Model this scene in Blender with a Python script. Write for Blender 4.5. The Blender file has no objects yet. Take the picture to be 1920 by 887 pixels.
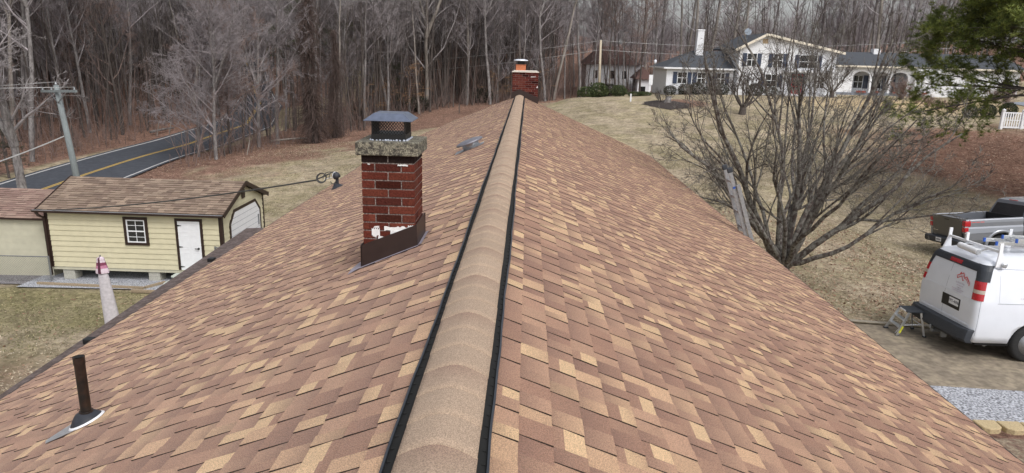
import bpy, math, random
import numpy as np
from mathutils import Matrix, Vector, Euler
S = bpy.context.scene
COL = S.collection
# ---------------------------------------------------------------- camera
F_PX, PIT, ROLL, YAW = 1300.0, .25515, .02727, -.01675
CAM = np.array([.259, 0.0, 7.85])
cd = bpy.data.cameras.new("camera"); cam = bpy.data.objects.new("camera", cd); COL.objects.link(cam)
cd.lens = 36*F_PX/1920; cd.sensor_width = 36; cd.clip_end = 3000; cd.clip_start = .05
def ray(x, y):
    X = (x-960)/F_PX; Y = (y-443.5)/F_PX
    cr, sr = math.cos(ROLL), math.sin(ROLL)
    a = X*cr+Y*sr; u = -Y*cr+X*sr
    yy = math.cos(PIT)+math.sin(PIT)*u; z = -math.sin(PIT)+math.cos(PIT)*u
    cy, sy = math.cos(YAW), math.sin(YAW)
    return np.array([a*cy+yy*sy, -a*sy+yy*cy, z])
def atY(x, y, Y): r = ray(x, y); return CAM+r*(Y/r[1])
def atz(x, y, z): r = ray(x, y); return CAM+r*((z-CAM[2])/r[2])
fw = Vector(ray(960, 443.5)); rt = Vector(ray(1960, 443.5))-fw; up = fw-Vector(ray(960, 1443.5))
rt.normalize(); up.normalize(); fw.normalize()
cam.matrix_world = Matrix(((rt.x, up.x, -fw.x, CAM[0]), (rt.y, up.y, -fw.y, CAM[1]), (rt.z, up.z, -fw.z, CAM[2]), (0, 0, 0, 1)))
S.camera = cam
# ---------------------------------------------------------------- light
SUN_EL, SUN_AZ = math.radians(52), math.radians(148)   # azimuth clockwise from +Y
w = bpy.data.worlds.new("World"); S.world = w; w.use_nodes = True
nt = w.node_tree; bg = nt.nodes["Background"]
sky = nt.nodes.new("ShaderNodeTexSky"); sky.sky_type = 'NISHITA'; sky.sun_disc = False
sky.sun_elevation = SUN_EL; sky.sun_rotation = SUN_AZ; sky.air_density = 1.0; sky.dust_density = 4.0; sky.ozone_density = .6
hs = nt.nodes.new("ShaderNodeHueSaturation"); hs.inputs['Saturation'].default_value = .22; hs.inputs['Value'].default_value = 1.35
nt.links.new(sky.outputs[0], hs.inputs['Color']); nt.links.new(hs.outputs[0], bg.inputs[0]); bg.inputs[1].default_value = .15
sd = bpy.data.lights.new("sun", 'SUN'); sd.energy = 1.0; sd.angle = math.radians(14); sd.color = (1, .97, .93)
so = bpy.data.objects.new("sun", sd); COL.objects.link(so)
so.rotation_euler = (math.radians(90)-SUN_EL, 0, math.pi-SUN_AZ)
S.view_settings.view_transform = 'Standard'; S.view_settings.look = 'None'
S.view_settings.exposure = -0.08; S.view_settings.gamma = 1.0; S.view_settings.use_curve_mapping = False
# ---------------------------------------------------------------- materials
def srgb(r, g, b):
    return tuple(((c/255/12.92) if c/255 <= .04045 else ((c/255+.055)/1.055)**2.4) for c in (r, g, b))
def mat(name, col, rough=.8, var=.15, scale=4.0, metal=0.0, bump=0.0, attr=False, col2=None, detail=6, coat=0, spec=.4, alpha=1, vec='Object', stretch=None, tight=(.3, .7), sheen=0):
    m = bpy.data.materials.new(name); m.use_nodes = True; n = m.node_tree.nodes; l = m.node_tree.links
    b = n["Principled BSDF"]; b.inputs['Roughness'].default_value = rough; b.inputs['Metallic'].default_value = metal
    b.inputs['Specular IOR Level'].default_value = spec
    if coat: b.inputs['Coat Weight'].default_value = coat; b.inputs['Coat Roughness'].default_value = .06
    tc = n.new("ShaderNodeTexCoord"); src = tc.outputs[vec]
    if stretch:
        mp = n.new("ShaderNodeMapping"); mp.inputs['Scale'].default_value = stretch; l.new(src, mp.inputs[0]); src = mp.outputs[0]
    no = n.new("ShaderNodeTexNoise"); no.inputs['Scale'].default_value = scale; no.inputs['Detail'].default_value = detail
    l.new(src, no.inputs['Vector'])
    if attr:
        a = n.new("ShaderNodeAttribute"); a.attribute_name = 'Col'; base = a.outputs['Color']
    else:
        rgb = n.new("ShaderNodeRGB"); rgb.outputs[0].default_value = (*col, 1); base = rgb.outputs[0]
    if col2:
        mx = n.new("ShaderNodeMix"); mx.data_type = 'RGBA'; cr = n.new("ShaderNodeValToRGB")
        cr.color_ramp.elements[0].position = .4; cr.color_ramp.elements[1].position = .6
        l.new(no.outputs[0], cr.inputs[0]); l.new(cr.outputs[0], mx.inputs[0]); l.new(base, mx.inputs[6]); mx.inputs[7].default_value = (*col2, 1)
        base = mx.outputs[2]
    mr = n.new("ShaderNodeMapRange"); mr.inputs[1].default_value = tight[0]; mr.inputs[2].default_value = tight[1]
    if sheen: b.inputs['Sheen Weight'].default_value = sheen; b.inputs['Sheen Roughness'].default_value = .5; b.inputs['Sheen Tint'].default_value = (1, .87, .80, 1)
    mr.inputs[3].default_value = 1-var; mr.inputs[4].default_value = 1+var
    no2 = n.new("ShaderNodeTexNoise"); no2.inputs['Scale'].default_value = scale*3.1; no2.inputs['Detail'].default_value = detail; l.new(src, no2.inputs['Vector'])
    l.new(no2.outputs[0], mr.inputs[0])
    vm = n.new("ShaderNodeVectorMath"); vm.operation = 'SCALE'; l.new(base, vm.inputs[0]); l.new(mr.outputs[0], vm.inputs['Scale'])
    l.new(vm.outputs[0], b.inputs['Base Color'])
    if bump:
        bm = n.new("ShaderNodeBump"); bm.inputs['Strength'].default_value = bump; bm.inputs['Distance'].default_value = .02
        l.new(no2.outputs[0], bm.inputs['Height']); l.new(bm.outputs[0], b.inputs['Normal'])
    if alpha < 1: b.inputs['Alpha'].default_value = alpha
    return m
M = {}
M['shingle'] = mat('shingle', (1, 1, 1), .95, .27, 70, attr=True, detail=4, bump=.5, spec=.15, tight=(.42, .58), sheen=.22)
M['ridge'] = mat('ridge_shingle', (1, 1, 1), .95, .26, 70, attr=True, detail=4, bump=.5, spec=.15, tight=(.42, .58), sheen=.08)
M['black'] = mat('black_plastic', (.012, .012, .013), .45)
M['vent_edge'] = mat('vent_edge', (.03, .035, .045), .4)
M['brick'] = mat('brick', (1, 1, 1), .9, .3, 22, attr=True, bump=.4, spec=.1)
M['mortar'] = mat('mortar', (.23, .195, .18), .95, .5, 30, tight=(.4, .6))
M['crown'] = mat('concrete_crown', (.27, .25, .19), .95, .4, 34, col2=(.075, .068, .058), bump=.9, detail=10, tight=(.42, .58))
M['crown_pale'] = mat('cement', (.62, .58, .52), .9, .15, 10)
M['brown_metal'] = mat('brown_metal', (.032, .019, .017), .42, .1, 5)
M['cap_metal'] = mat('chimney_cap_metal', (.14, .165, .23), .38, .15, 8, metal=.55)
M['galv'] = mat('galvanised', (.55, .57, .6), .38, .2, 12, metal=.7)
M['galv_white'] = mat('galvanised_pale', (.75, .78, .85), .45, .1, 12, metal=.3)
M['clay'] = mat('clay_flue', (.50, .17, .08), .8, .15, 12)
M['white_smear'] = mat('white_mortar', (.75, .75, .75), .9, .1, 12)
M['sealant'] = mat('sealant', (.42, .45, .52), .6, .2, 30)
M['lav_metal'] = mat('step_flashing', (.30, .27, .32), .5, .1, 8)
M['black_pipe'] = mat('black_pipe', (.014, .012, .011), .42, .3, 14, col2=(.03, .017, .012))
M['rubber'] = mat('rubber_boot', (.03, .033, .042), .5, .2, 9)
M['fascia'] = mat('fascia_brown', (.035, .025, .022), .5)
M['gutter'] = mat('gutter_guard', (.13, .10, .095), .85, .35, 10, col2=(.085, .062, .055))
M['siding_house'] = mat('house_siding', (.62, .58, .5), .7)
M['yellow'] = mat('yellow_siding', (.60, .555, .39), .65, .05, 1.5)
M['cream'] = mat('cream_siding', (.52, .50, .39), .65, .06, 1.5)
M['trim'] = mat('dark_brown_trim', (.03, .016, .012), .5)
M['white'] = mat('white_paint', (.78, .79, .82), .45, .04, 2)
M['white_brick'] = mat('white_painted_brick', (.76, .77, .80), .7, .12, 3.5, bump=.3)
M['glass'] = mat('window_glass', (.02, .022, .025), .08, .3, 1.5, spec=.7)
M['shutter'] = mat('blue_shutter', (.035, .05, .09), .5)
M['slate'] = mat('dark_shingle_roof', (.062, .068, .08), .9, .3, 6)
M['red_roof'] = mat('reddish_roof', (.105, .06, .052), .9, .25, 4)
M['block'] = mat('concrete_block', (.42, .41, .36), .9, .2, 12)
M['timber'] = mat('landscape_timber', (.30, .235, .16), .9, .25, 9)
M['step'] = mat('grey_green_step', (.50, .54, .50), .7, .1, 6)
M['metal_grey'] = mat('grey_metal', (.25, .26, .27), .45, .15, 8, metal=.6)
M['alu'] = mat('aluminium', (.62, .63, .64), .36, .1, 10, metal=.75)
M['fibre'] = mat('weathered_aluminium', (.33, .335, .35), .42, .2, 8, metal=.5)
M['fabric'] = mat('grey_fabric_cover', (.50, .475, .50), .9, .12, 5, bump=.4)
M['stripe'] = mat('striped_fabric', (1, 1, 1), .9, .1, 8, attr=True)
M['pole'] = mat('weathered_pole', (.20, .225, .23), .85, .2, 3, stretch=(6, 6, .6))
M['pole_tan'] = mat('pale_pole', (.50, .43, .33), .85, .2, 3, stretch=(6, 6, .6))
M['wire'] = mat('wire', (.05, .05, .05), .5)
M['wire_pale'] = mat('pale_cable', (.42, .42, .42), .5)
M['bark'] = mat('grey_bark', (.14, .125, .122), .95, .35, 5, col2=(.24, .225, .22), bump=.5, stretch=(1, 1, .35))
M['bark_dark'] = mat('dark_bark', (.09, .075, .068), .95, .35, 5, bump=.5, stretch=(1, 1, .35))
M['bark_pale'] = mat('pale_bark', (.29, .26, .235), .95, .25, 2.5, col2=(.19, .17, .15), stretch=(1, 1, .3))
M['twig'] = mat('twigs', (.305, .275, .285), .95, .35, .5)
M['twig_pale'] = mat('pale_twigs', (.32, .295, .30), .95, .35, .5)
M['twig_red'] = mat('reddish_twigs', (.24, .175, .155), .95, .35, .5)
M['lichen'] = mat('lichen_bark', (.07, .053, .047), .95, .35, 9, col2=(.20, .19, .17), bump=.7)
M['vine'] = mat('dry_vines', (.12, .085, .075), .95, .4, 2)
M['leaf'] = mat('leaves', (1, 1, 1), .7, .2, 3, attr=True)
M['needle'] = mat('pine_needles', (1, 1, 1), .6, .2, 3, attr=True)
M['tan_leaf'] = mat('dry_leaves', (.34, .21, .12), .9, .35, 3)
M['asphalt'] = mat('asphalt', (.052, .058, .072), .85, .15, 2, col2=(.063, .07, .085))
M['yline'] = mat('yellow_line_paint', (.50, .34, .10), .8, .15, 6)
M['wline'] = mat('white_line_paint', (.5, .5, .5), .8, .15, 6)
M['gravel'] = mat('gravel', (.34, .35, .385), .95, .6, 9, detail=4, bump=1.0, tight=(.38, .62))
M['gravel_dk'] = mat('gravel_dark', (.2, .19, .2), .95, .6, 9, detail=4, bump=1.0, tight=(.38, .62))
M['drive'] = mat('driveway_dirt', (.275, .23, .17), .9, .22, 2.5, col2=(.205, .17, .13), bump=.3, detail=12, tight=(.36, .64))
M['kerb'] = mat('concrete_edge', (.30, .265, .215), .9, .25, 6)
M['rblock'] = mat('tan_retaining_block', (.47, .37, .22), .9, .2, 14, bump=.6)
M['van'] = mat('white_van_paint', (.74, .77, .84), .3, .025, 1.2, coat=.6)
M['seam'] = mat('seam', (.30, .32, .37), .6)
M['dkplastic'] = mat('dark_plastic', (.035, .04, .05), .5, .12, 6)
M['lens_red'] = mat('red_lens', (.42, .012, .02), .15, .1, 9, coat=.5)
M['lens_white'] = mat('pale_lens', (.48, .40, .34), .2, .05, 9, coat=.5)
M['tyre'] = mat('tyre', (.022, .022, .023), .85, .2, 12)
M['rim'] = mat('steel_rim', (.33, .34, .36), .4, .1, 8, metal=.5)
M['dark'] = mat('dark_underside', (.01, .01, .01), .9)
M['logo'] = mat('red_decal', (.62, .08, .07), .5)
M['faint'] = mat('faded_decal', (.60, .55, .62), .5)
M['ink'] = mat('plate_ink', (.06, .06, .09), .5)
M['truck'] = mat('grey_truck_paint', (.22, .235, .27), .28, .03, 1, metal=.35, coat=.8)
M['truck_gate'] = mat('grey_brown_gate_paint', (.085, .085, .085), .35, .05, 1, metal=.3, coat=.5)
M['chrome'] = mat('chrome', (.6, .62, .65), .15, metal=1)
M['blue'] = mat('blue_plastic', (.03, .10, .42), .4)
M['yellow_sticker'] = mat('yellow_sticker', (.62, .62, .06), .5)
M['door_red'] = mat('red_door', (.35, .03, .03), .5)
M['fieldstone'] = mat('grey_stone', (.22, .24, .28), .9, .3, 4)
# ---------------------------------------------------------------- object helpers
WM = {}
def tag(o, label=None, cat=None, group=None, kind=None):
    if label: o['label'] = label
    if cat: o['category'] = cat
    if group: o['group'] = group
    if kind: o['kind'] = kind
    return o
def thing(name, label, cat, loc, rot=(0, 0, 0), group=None):
    o = bpy.data.objects.new(name, None); COL.objects.link(o); o.empty_display_size = .3
    o.location = [float(v) for v in loc]; o.rotation_euler = rot
    WM[o.name] = Matrix.Translation(o.location) @ Euler(rot).to_matrix().to_4x4()
    return tag(o, label, cat, group)
class MB:
    def __init__(s): s.V = []; s.Fc = []; s.C = []; s.n = 0
    def add(s, v, f, c=None):
        v = [tuple(map(float, p)) for p in v]; s.V += v
        for k, q in enumerate(f):
            s.Fc.append(tuple(i+s.n for i in q)); s.C.append(c)
        s.n += len(v); return s
    def box(s, x0, x1, y0, y1, z0, z1, c=None, R=None, skip=()):
        v = [(x, y, z) for z in (z0, z1) for y in (y0, y1) for x in (x0, x1)]
        if R is not None: v = [tuple(R @ Vector(p)) for p in v]
        f = [(0, 2, 3, 1), (4, 5, 7, 6), (0, 1, 5, 4), (1, 3, 7, 5), (3, 2, 6, 7), (2, 0, 4, 6)]
        return s.add(v, [q for i, q in enumerate(f) if i not in skip], c)
    def bar(s, a, b, wx, wy=None, c=None, upv=(0, 0, 1)):
        a, b = Vector(a), Vector(b); wy = wy or wx; d = (b-a).normalized(); u = Vector(upv)
        if abs(d.dot(u)) > .97: u = Vector((1, 0, 0))
        x = d.cross(u).normalized(); y = x.cross(d).normalized()
        v = [p+x*i*wx/2+y*j*wy/2 for p in (a, b) for i, j in ((-1, -1), (1, -1), (1, 1), (-1, 1))]
        return s.add(v, [(3, 2, 1, 0), (4, 5, 6, 7), (0, 1, 5, 4), (1, 2, 6, 5), (2, 3, 7, 6), (3, 0, 4, 7)], c)
    def tube(s, pts, r, n=8, cap=True, c=None):
        pts = [Vector(p) for p in pts]; k = len(pts); r = [r]*k if not hasattr(r, '__len__') else list(r)
        v = []; prev = None
        for i, p in enumerate(pts):
            d = (pts[min(i+1, k-1)]-pts[max(i-1, 0)]).normalized()
            if prev is None: prev = d.orthogonal().normalized()
            x = (prev-d*prev.dot(d)).normalized(); prev = x; y = d.cross(x)
            for j in range(n):
                a = 2*math.pi*j/n; v.append(p+(x*math.cos(a)+y*math.sin(a))*r[i])
        f = [(i*n+j, i*n+(j+1) % n, (i+1)*n+(j+1) % n, (i+1)*n+j) for i in range(k-1) for j in range(n)]
        if cap: f += [tuple(reversed(range(n))), tuple((k-1)*n+j for j in range(n))]
        return s.add(v, f, c)
    def lathe(s, prof, c0=(0, 0, 0), n=20, R=None, c=None):
        v = []; c0 = Vector(c0)
        for r, z in prof:
            for j in range(n):
                a = 2*math.pi*j/n; p = Vector((r*math.cos(a), r*math.sin(a), z))
                if R is not None: p = R @ p
                v.append(p+c0)
        k = len(prof)
        f = [(i*n+j, i*n+(j+1) % n, (i+1)*n+(j+1) % n, (i+1)*n+j) for i in range(k-1) for j in range(n)]
        f += [tuple(reversed(range(n))), tuple((k-1)*n+j for j in range(n))]
        return s.add(v, f, c)
    def prism(s, poly, vec, c=None):
        n = len(poly); vec = Vector(vec); a = [Vector(p) for p in poly]; b = [p+vec for p in a]
        nrm = Vector((0, 0, 0))
        for i in range(n): nrm += (a[i]-a[0]).cross(a[(i+1) % n]-a[0])
        f = [tuple(range(n)), tuple(reversed(range(n, 2*n)))]+[(i, n+i, n+(i+1) % n, (i+1) % n) for i in range(n)]
        if nrm.dot(vec) > 0: f = [tuple(reversed(q)) for q in f]
        return s.add(a+b, f, c)
    def build(s, name, m, parent=None, smooth=False, bevel=0, local=False, seg=2):
        me = bpy.data.meshes.new(name); V = s.V
        if parent is not None and not local:
            inv = WM[parent.name].inverted(); V = [tuple(inv @ Vector(p)) for p in V]
        me.from_pydata(V, [], s.Fc)
        if any(c is not None for c in s.C):
            at = me.color_attributes.new('Col', 'FLOAT_COLOR', 'CORNER'); arr = []
            for c, q in zip(s.C, s.Fc):
                c = c if c is not None else (.5, .5, .5)
                arr += [c[0], c[1], c[2], 1.0]*len(q)
            at.data.foreach_set('color', arr)
        me.materials.append(m); me.update()
        if smooth: me.polygons.foreach_set('use_smooth', [True]*len(me.polygons))
        o = bpy.data.objects.new(name, me); COL.objects.link(o)
        if parent is not None: o.parent = parent; WM[o.name] = WM[parent.name]
        else: WM[o.name] = Matrix.Identity(4)
        if bevel:
            b = o.modifiers.new('b', 'BEVEL'); b.width = bevel; b.segments = seg; b.limit_method = 'ANGLE'; b.angle_limit = math.radians(40)
            if smooth is False and seg > 1:
                me.polygons.foreach_set('use_smooth', [True]*len(me.polygons)); wn = o.modifiers.new('n', 'WEIGHTED_NORMAL')
        return o
def np_mesh(name, V, F, m, parent=None, col=None, smooth=False):
    """V (n,3) array, F (k,3|4) array, col per vertex"""
    me = bpy.data.meshes.new(name); V = np.asarray(V, np.float32); F = np.asarray(F, np.int32)
    me.vertices.add(len(V)); me.vertices.foreach_set('co', V.ravel())
    k = F.shape[1]; me.loops.add(F.size); me.loops.foreach_set('vertex_index', F.ravel())
    me.polygons.add(len(F)); me.polygons.foreach_set('loop_start', np.arange(0, F.size, k, dtype=np.int32))
    me.polygons.foreach_set('loop_total', np.full(len(F), k, dtype=np.int32))
    if smooth: me.polygons.foreach_set('use_smooth', np.ones(len(F), bool))
    me.update(calc_edges=True); me.validate()
    if col is not None:
        at = me.color_attributes.new('Col', 'FLOAT_COLOR', 'POINT'); c4 = np.ones((len(V), 4), np.float32); c4[:, :3] = col
        at.data.foreach_set('color', c4.ravel())
    me.materials.append(m)
    if name is None: return me
    o = bpy.data.objects.new(name, me); COL.objects.link(o)
    if parent is not None: o.parent = parent; WM[o.name] = WM[parent.name]
    return o
def cut(o, mb):
    c = mb.build('cutter', M['dark']); c.matrix_world = o.matrix_world
    md = o.modifiers.new('cut', 'BOOLEAN'); md.operation = 'DIFFERENCE'; md.object = c; md.solver = 'EXACT'
    pm = o.parent; o.parent = None; o.matrix_world = Matrix.Identity(4); c.matrix_world = Matrix.Identity(4)
    bpy.context.view_layer.update(); dg = bpy.context.evaluated_depsgraph_get()
    me = bpy.data.meshes.new_from_object(o.evaluated_get(dg)); o.modifiers.remove(md); o.data = me; o.parent = pm
    bpy.data.objects.remove(c)
def text(s, name, size, m, parent, Mx, extrude=.0015, align='CENTER'):
    cu = bpy.data.curves.new(name, 'FONT'); cu.body = s; cu.size = size; cu.extrude = extrude; cu.align_x = align
    o = bpy.data.objects.new(name, cu); COL.objects.link(o); bpy.context.view_layer.update()
    me = bpy.data.meshes.new_from_object(o.evaluated_get(bpy.context.evaluated_depsgraph_get())); bpy.data.objects.remove(o)
    me.transform(Mx); me.materials.clear(); me.materials.append(m)
    o = bpy.data.objects.new(name, me); COL.objects.link(o); o.parent = parent; WM[o.name] = WM[parent.name]
    return o
# ---------------------------------------------------------------- terrain
CP = np.array([(-12, 5, 0), (-12, 20, 0), (-20, 20, -.1), (-14, 12, 0), (-22, 8, 0), (-30, 10, -.3), (-28, 35, -.5), (-29, 60, -.5), (-30, 85, -.3), (-28, 110, .3), (-24, 45, -.35), (-25, 25, -.35),
 (-38, 35, .5), (-38, 60, .8), (-40, 90, 1.5), (-60, 40, 4), (-60, 80, 5), (-60, 120, 8), (-90, 60, 10), (-90, 120, 14), (-90, 20, 6),
 (-5, 5, .1), (-5, 20, .2), (5, 5, 2.3), (5, 15, 2.1), (5, 24, 1.8), (-5, 30, .3), (0, 35, .9),
 (-15, 45, .3), (-20, 50, .1), (-12, 60, .5), (-8, 75, 1), (-12, 90, 1.4), (0, 70, 2), (0, 90, 2.2), (-15, 110, 3),
 (9.3, 12.5, 2.08), (9.3, 15, 1.98), (14, 14.2, 2.05), (8.5, 10.5, 2.2), (16, 26.4, .98), (16, 24.2, 1.18), (21, 25.4, 1.45), (11, 20, 1.55), (7.5, 18.8, 1.8), (22, 14, 2.3), (30, 12, 3), (10, 5, 2.2),
 (8, 32, 1.7), (8.8, 44, 2.8), (4, 68, 4.0), (8, 68, 4.15), (13, 70, 4.3), (8, 80, 3.4), (2, 80, 2.6), (16, 45, 2.6),
 (16, 82, 3.95), (25, 81, 4.2), (35, 82, 4.5), (55, 82, 4.8), (35, 95, 4.9), (20, 94, 4.2),
 (28, 43, 3.2), (35, 50, 3.8), (25, 60, 4.0), (40, 62, 4.3), (38, 35, 3.6), (20, 35, 1.6), (30, 28, 2.2),
 (10, 100, 2.5), (30, 120, 5), (0, 120, 3.5), (-20, 140, 8), (60, 120, 7.5), (10, 140, 6),
 (-60, 200, 30), (0, 200, 13), (35, 200, 7), (80, 200, 9), (60, 160, 8), (20, 160, 6), (-60, 260, 44), (0, 260, 20), (45, 260, 11), (100, 260, 13), (-110, 200, 30), (130, 150, 16),
 (80, 60, 8), (70, 20, 5), (110, 80, 12), (-12, -20, 0), (10, -20, 2.2), (30, -20, 2.5), (-40, -20, 0)], float)
def _U(d2): return d2*np.log(d2+1e-9)*.5
def _tps():
    P = CP[:, :2]/50; n = len(P); K = _U(((P[:, None]-P[None])**2).sum(-1))+np.eye(n)*2e-4
    A = np.zeros((n+3, n+3)); A[:n, :n] = K; A[:n, n] = 1; A[:n, n+1:] = P; A[n, :n] = 1; A[n+1:, :n] = P.T
    return P, np.linalg.solve(A, np.concatenate([CP[:, 2], np.zeros(3)]))
_P, _W = _tps()
def ground(x, y):
    x = np.asarray(x, float); y = np.asarray(y, float)
    q = np.stack([np.clip(x, -115, 135), np.clip(y, -25, 265)], -1)/50
    n = len(_P); shp = q.shape[:-1]; q = q.reshape(-1, 2)
    z = _U(((q[:, None]-_P[None])**2).sum(-1)) @ _W[:n]+_W[n]+q @ _W[n+1:]
    z = z.reshape(shp)
    z = z+.05*np.sin(x*.31+1)*np.sin(y*.27)*np.clip((np.hypot(x, y)-30)/20, 0, 1)
    return z if shp else float(z)
def gz(x, y): return float(ground(np.array([x]), np.array([y]))[0])
rs = np.random.RandomState(7)
def vnoise(x, y, sc, seed=0):
    r = np.random.RandomState(seed); g = r.rand(64, 64)
    u = x/sc; v = y/sc; i = np.floor(u).astype(int); j = np.floor(v).astype(int); fu = u-i; fv = v-j
    fu = fu*fu*(3-2*fu); fv = fv*fv*(3-2*fv)
    G = lambda a, b: g[a % 64, b % 64]
    return (G(i, j)*(1-fu)+G(i+1, j)*fu)*(1-fv)+(G(i, j+1)*(1-fu)+G(i+1, j+1)*fu)*fv
def seg_dist(x, y, pts):
    d = np.full(x.shape, 1e9)
    for (ax, ay), (bx, by) in zip(pts[:-1], pts[1:]):
        t = np.clip(((x-ax)*(bx-ax)+(y-ay)*(by-ay))/((bx-ax)**2+(by-ay)**2), 0, 1)
        d = np.minimum(d, np.hypot(x-ax-t*(bx-ax), y-ay-t*(by-ay)))
    return d
WOOD = [(-26, 44), (-24.4, 47), (-21, 50), (-19.3, 63), (-13.2, 79), (-8.7, 85), (1, 87), (4, 86)]   # forest edge: woods beyond it
def wood_mask(x, y):
    ex = np.array([p[0] for p in WOOD]); ey = np.array([p[1] for p in WOOD])
    yl = np.interp(x, ex, ey); m = (y > yl) & (x > -26) & (x < 4)
    m |= (x <= -26) & (x > -33) & (y > 200)
    m |= (x < -33.2)
    m |= (x >= 4) & (y > 94)
    return m
def build_ground():
    xs = np.concatenate([[-700, -400, -250, -170, -130, -105, -90, -78], np.arange(-70, -45, 1.5), np.arange(-45, 48, .7), np.arange(48, 80, 1.6), [84, 92, 105, 120, 145, 200, 300, 450, 700]])
    ys = np.concatenate([[-500, -250, -120, -60, -35, -20, -10], np.arange(-4, 60, .7), np.arange(60, 100, 1.1), np.arange(100, 150, 2.5), np.arange(150, 270, 6), [290, 340, 450, 700]])
    X, Y = np.meshgrid(xs, ys); Z = ground(X, Y)
    # zone masks (what covers the soil)
    n1 = vnoise(X, Y, 3.1, 1)+.5*vnoise(X, Y, 1.1, 2); n1 = n1/1.5
    wm = wood_mask(X, Y).astype(float)
    dwood = seg_dist(X, Y, WOOD)
    leaf = np.clip(wm+np.clip(1.25-dwood/9.0+(n1-.5)*1.4, 0, 1)*(X > -26)*(X < 6), 0, 1)
    leaf = np.maximum(leaf, (X < -31.3)*np.clip((-31.3-X)/1.5, 0, 1))
    leaf = np.maximum(leaf, np.clip(1-np.hypot((X+10.5)/7, (Y-12)/5)+(n1-.5)*1.2, 0, 1)*.6)
    leaf = np.maximum(leaf, (np.abs(X-8.3) < 3)*(Y < 10.3)*(Y > 2)*.9*(X > 5))
    leaf = np.maximum(leaf, np.clip(1.2-np.hypot((X-13.5)/3.0, (Y-62)/4.5)*1.0+(n1-.5), 0, 1)*.9)
    green = np.clip(1.0-np.abs(Y-20.2)/2.6+(n1-.5)*1.6, 0, .5)*(X < -4.5)*(X > -40)*(Y < 24)
    green = np.maximum(green, np.clip((n1-.35)*1.7, 0, 1)*.75*(Y > 24)*(X < 6)*(X > -24)*np.clip((dwood-6)/8, 0, 1))
    green = np.maximum(green, np.clip((n1-.6)*1.6, 0, .4)*(X > 5))
    mulch = np.clip(1.5-np.hypot((X-31)/13, (Y-41)/9.5)+(n1-.5)*.9, 0, 1)*np.clip((X-15)/8, 0, 1)
    mulch = np.maximum(mulch, .35*np.clip(1.2-np.hypot((X-20)/12, (Y-36)/9)+(n1-.5), 0, 1))
    straw = np.clip(1.3-np.hypot((X-37)/12, (Y-68)/9.5), 0, 1)*(Y > 58)
    V = np.stack([X, Y, Z], -1).reshape(-1, 3); ny, nx = X.shape
    I = np.arange(nx*ny).reshape(ny, nx); Fq = np.stack([I[:-1, :-1], I[:-1, 1:], I[1:, 1:], I[1:, :-1]], -1).reshape(-1, 4)
    m = bpy.data.materials.new('ground_cover'); m.use_nodes = True; n = m.node_tree.nodes; l = m.node_tree.links
    b = n["Principled BSDF"]; b.inputs['Roughness'].default_value = 1; b.inputs['Specular IOR Level'].default_value = .1
    tc = n.new("ShaderNodeTexCoord"); at = n.new("ShaderNodeAttribute"); at.attribute_name = 'Col'; sp = n.new("ShaderNodeSeparateColor"); l.new(at.outputs['Color'], sp.inputs[0])
    def noise(sc, det=8, rough=.6):
        q = n.new("ShaderNodeTexNoise"); q.inputs['Scale'].default_value = sc; q.inputs['Detail'].default_value = det; q.inputs['Roughness'].default_value = rough
        l.new(tc.outputs['Object'], q.inputs['Vector']); return q.outputs[0]
    nA = noise(5, 12, .82); nB = noise(.5, 7); nC = noise(7, 10, .82)
    def ramp(fac, stops):
        r = n.new("ShaderNodeValToRGB"); e = r.color_ramp.elements
        e[0].position = stops[0][0]; e[0].color = (*stops[0][1], 1); e[1].position = stops[-1][0]; e[1].color = (*stops[-1][1], 1)
        for p, c in stops[1:-1]: k = e.new(p); k.color = (*c, 1)
        l.new(fac, r.inputs[0]); return r.outputs[0]
    def mix(f, a, c):
        x = n.new("ShaderNodeMix"); x.data_type = 'RGBA'; l.new(f, x.inputs[0]); l.new(a, x.inputs[6]); l.new(c, x.inputs[7]); return x.outputs[2]
    def edge(mask):   # broken up, grainy border
        a = n.new("ShaderNodeMath"); a.operation = 'ADD'; l.new(mask, a.inputs[0]); l.new(nA, a.inputs[1])
        r = n.new("ShaderNodeMapRange"); r.inputs[1].default_value = .82; r.inputs[2].default_value = 1.18; l.new(a.outputs[0], r.inputs[0]); return r.outputs[0]
    dry = ramp(nA, [(.34, (.15, .112, .078)), (.45, (.30, .245, .175)), (.54, (.42, .35, .255)), (.66, (.60, .52, .40))])
    dry2 = ramp(nA, [(.34, (.11, .088, .055)), (.45, (.235, .20, .125)), (.55, (.34, .29, .19)), (.67, (.50, .43, .30))])
    patch = n.new("ShaderNodeMapRange"); patch.inputs[1].default_value = .42; patch.inputs[2].default_value = .58; l.new(nB, patch.inputs[0])
    base = mix(patch.outputs[0], dry, dry2)
    grn = ramp(nA, [(.34, (.06, .058, .022)), (.46, (.145, .142, .055)), (.55, (.235, .215, .10)), (.66, (.42, .36, .23))])
    lf = ramp(nC, [(.36, (.055, .033, .026)), (.46, (.155, .092, .070)), (.54, (.26, .158, .12)), (.65, (.43, .29, .225))])
    ml = ramp(nC, [(.36, (.075, .038, .028)), (.5, (.165, .092, .066)), (.62, (.28, .185, .14))])
    c = mix(edge(sp.outputs[1]), base, grn); c = mix(edge(sp.outputs[0]), c, lf); c = mix(edge(sp.outputs[2]), c, ml)
    st = n.new("ShaderNodeAttribute"); st.attribute_name = 'Straw'
    sw = ramp(nA, [(.3, (.30, .22, .12)), (.5, (.46, .35, .21)), (.7, (.6, .48, .32))])
    c = mix(st.outputs['Fac'], c, sw)
    nM = noise(1.3, 9, .72); nL = noise(.16, 5, .6)
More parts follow.
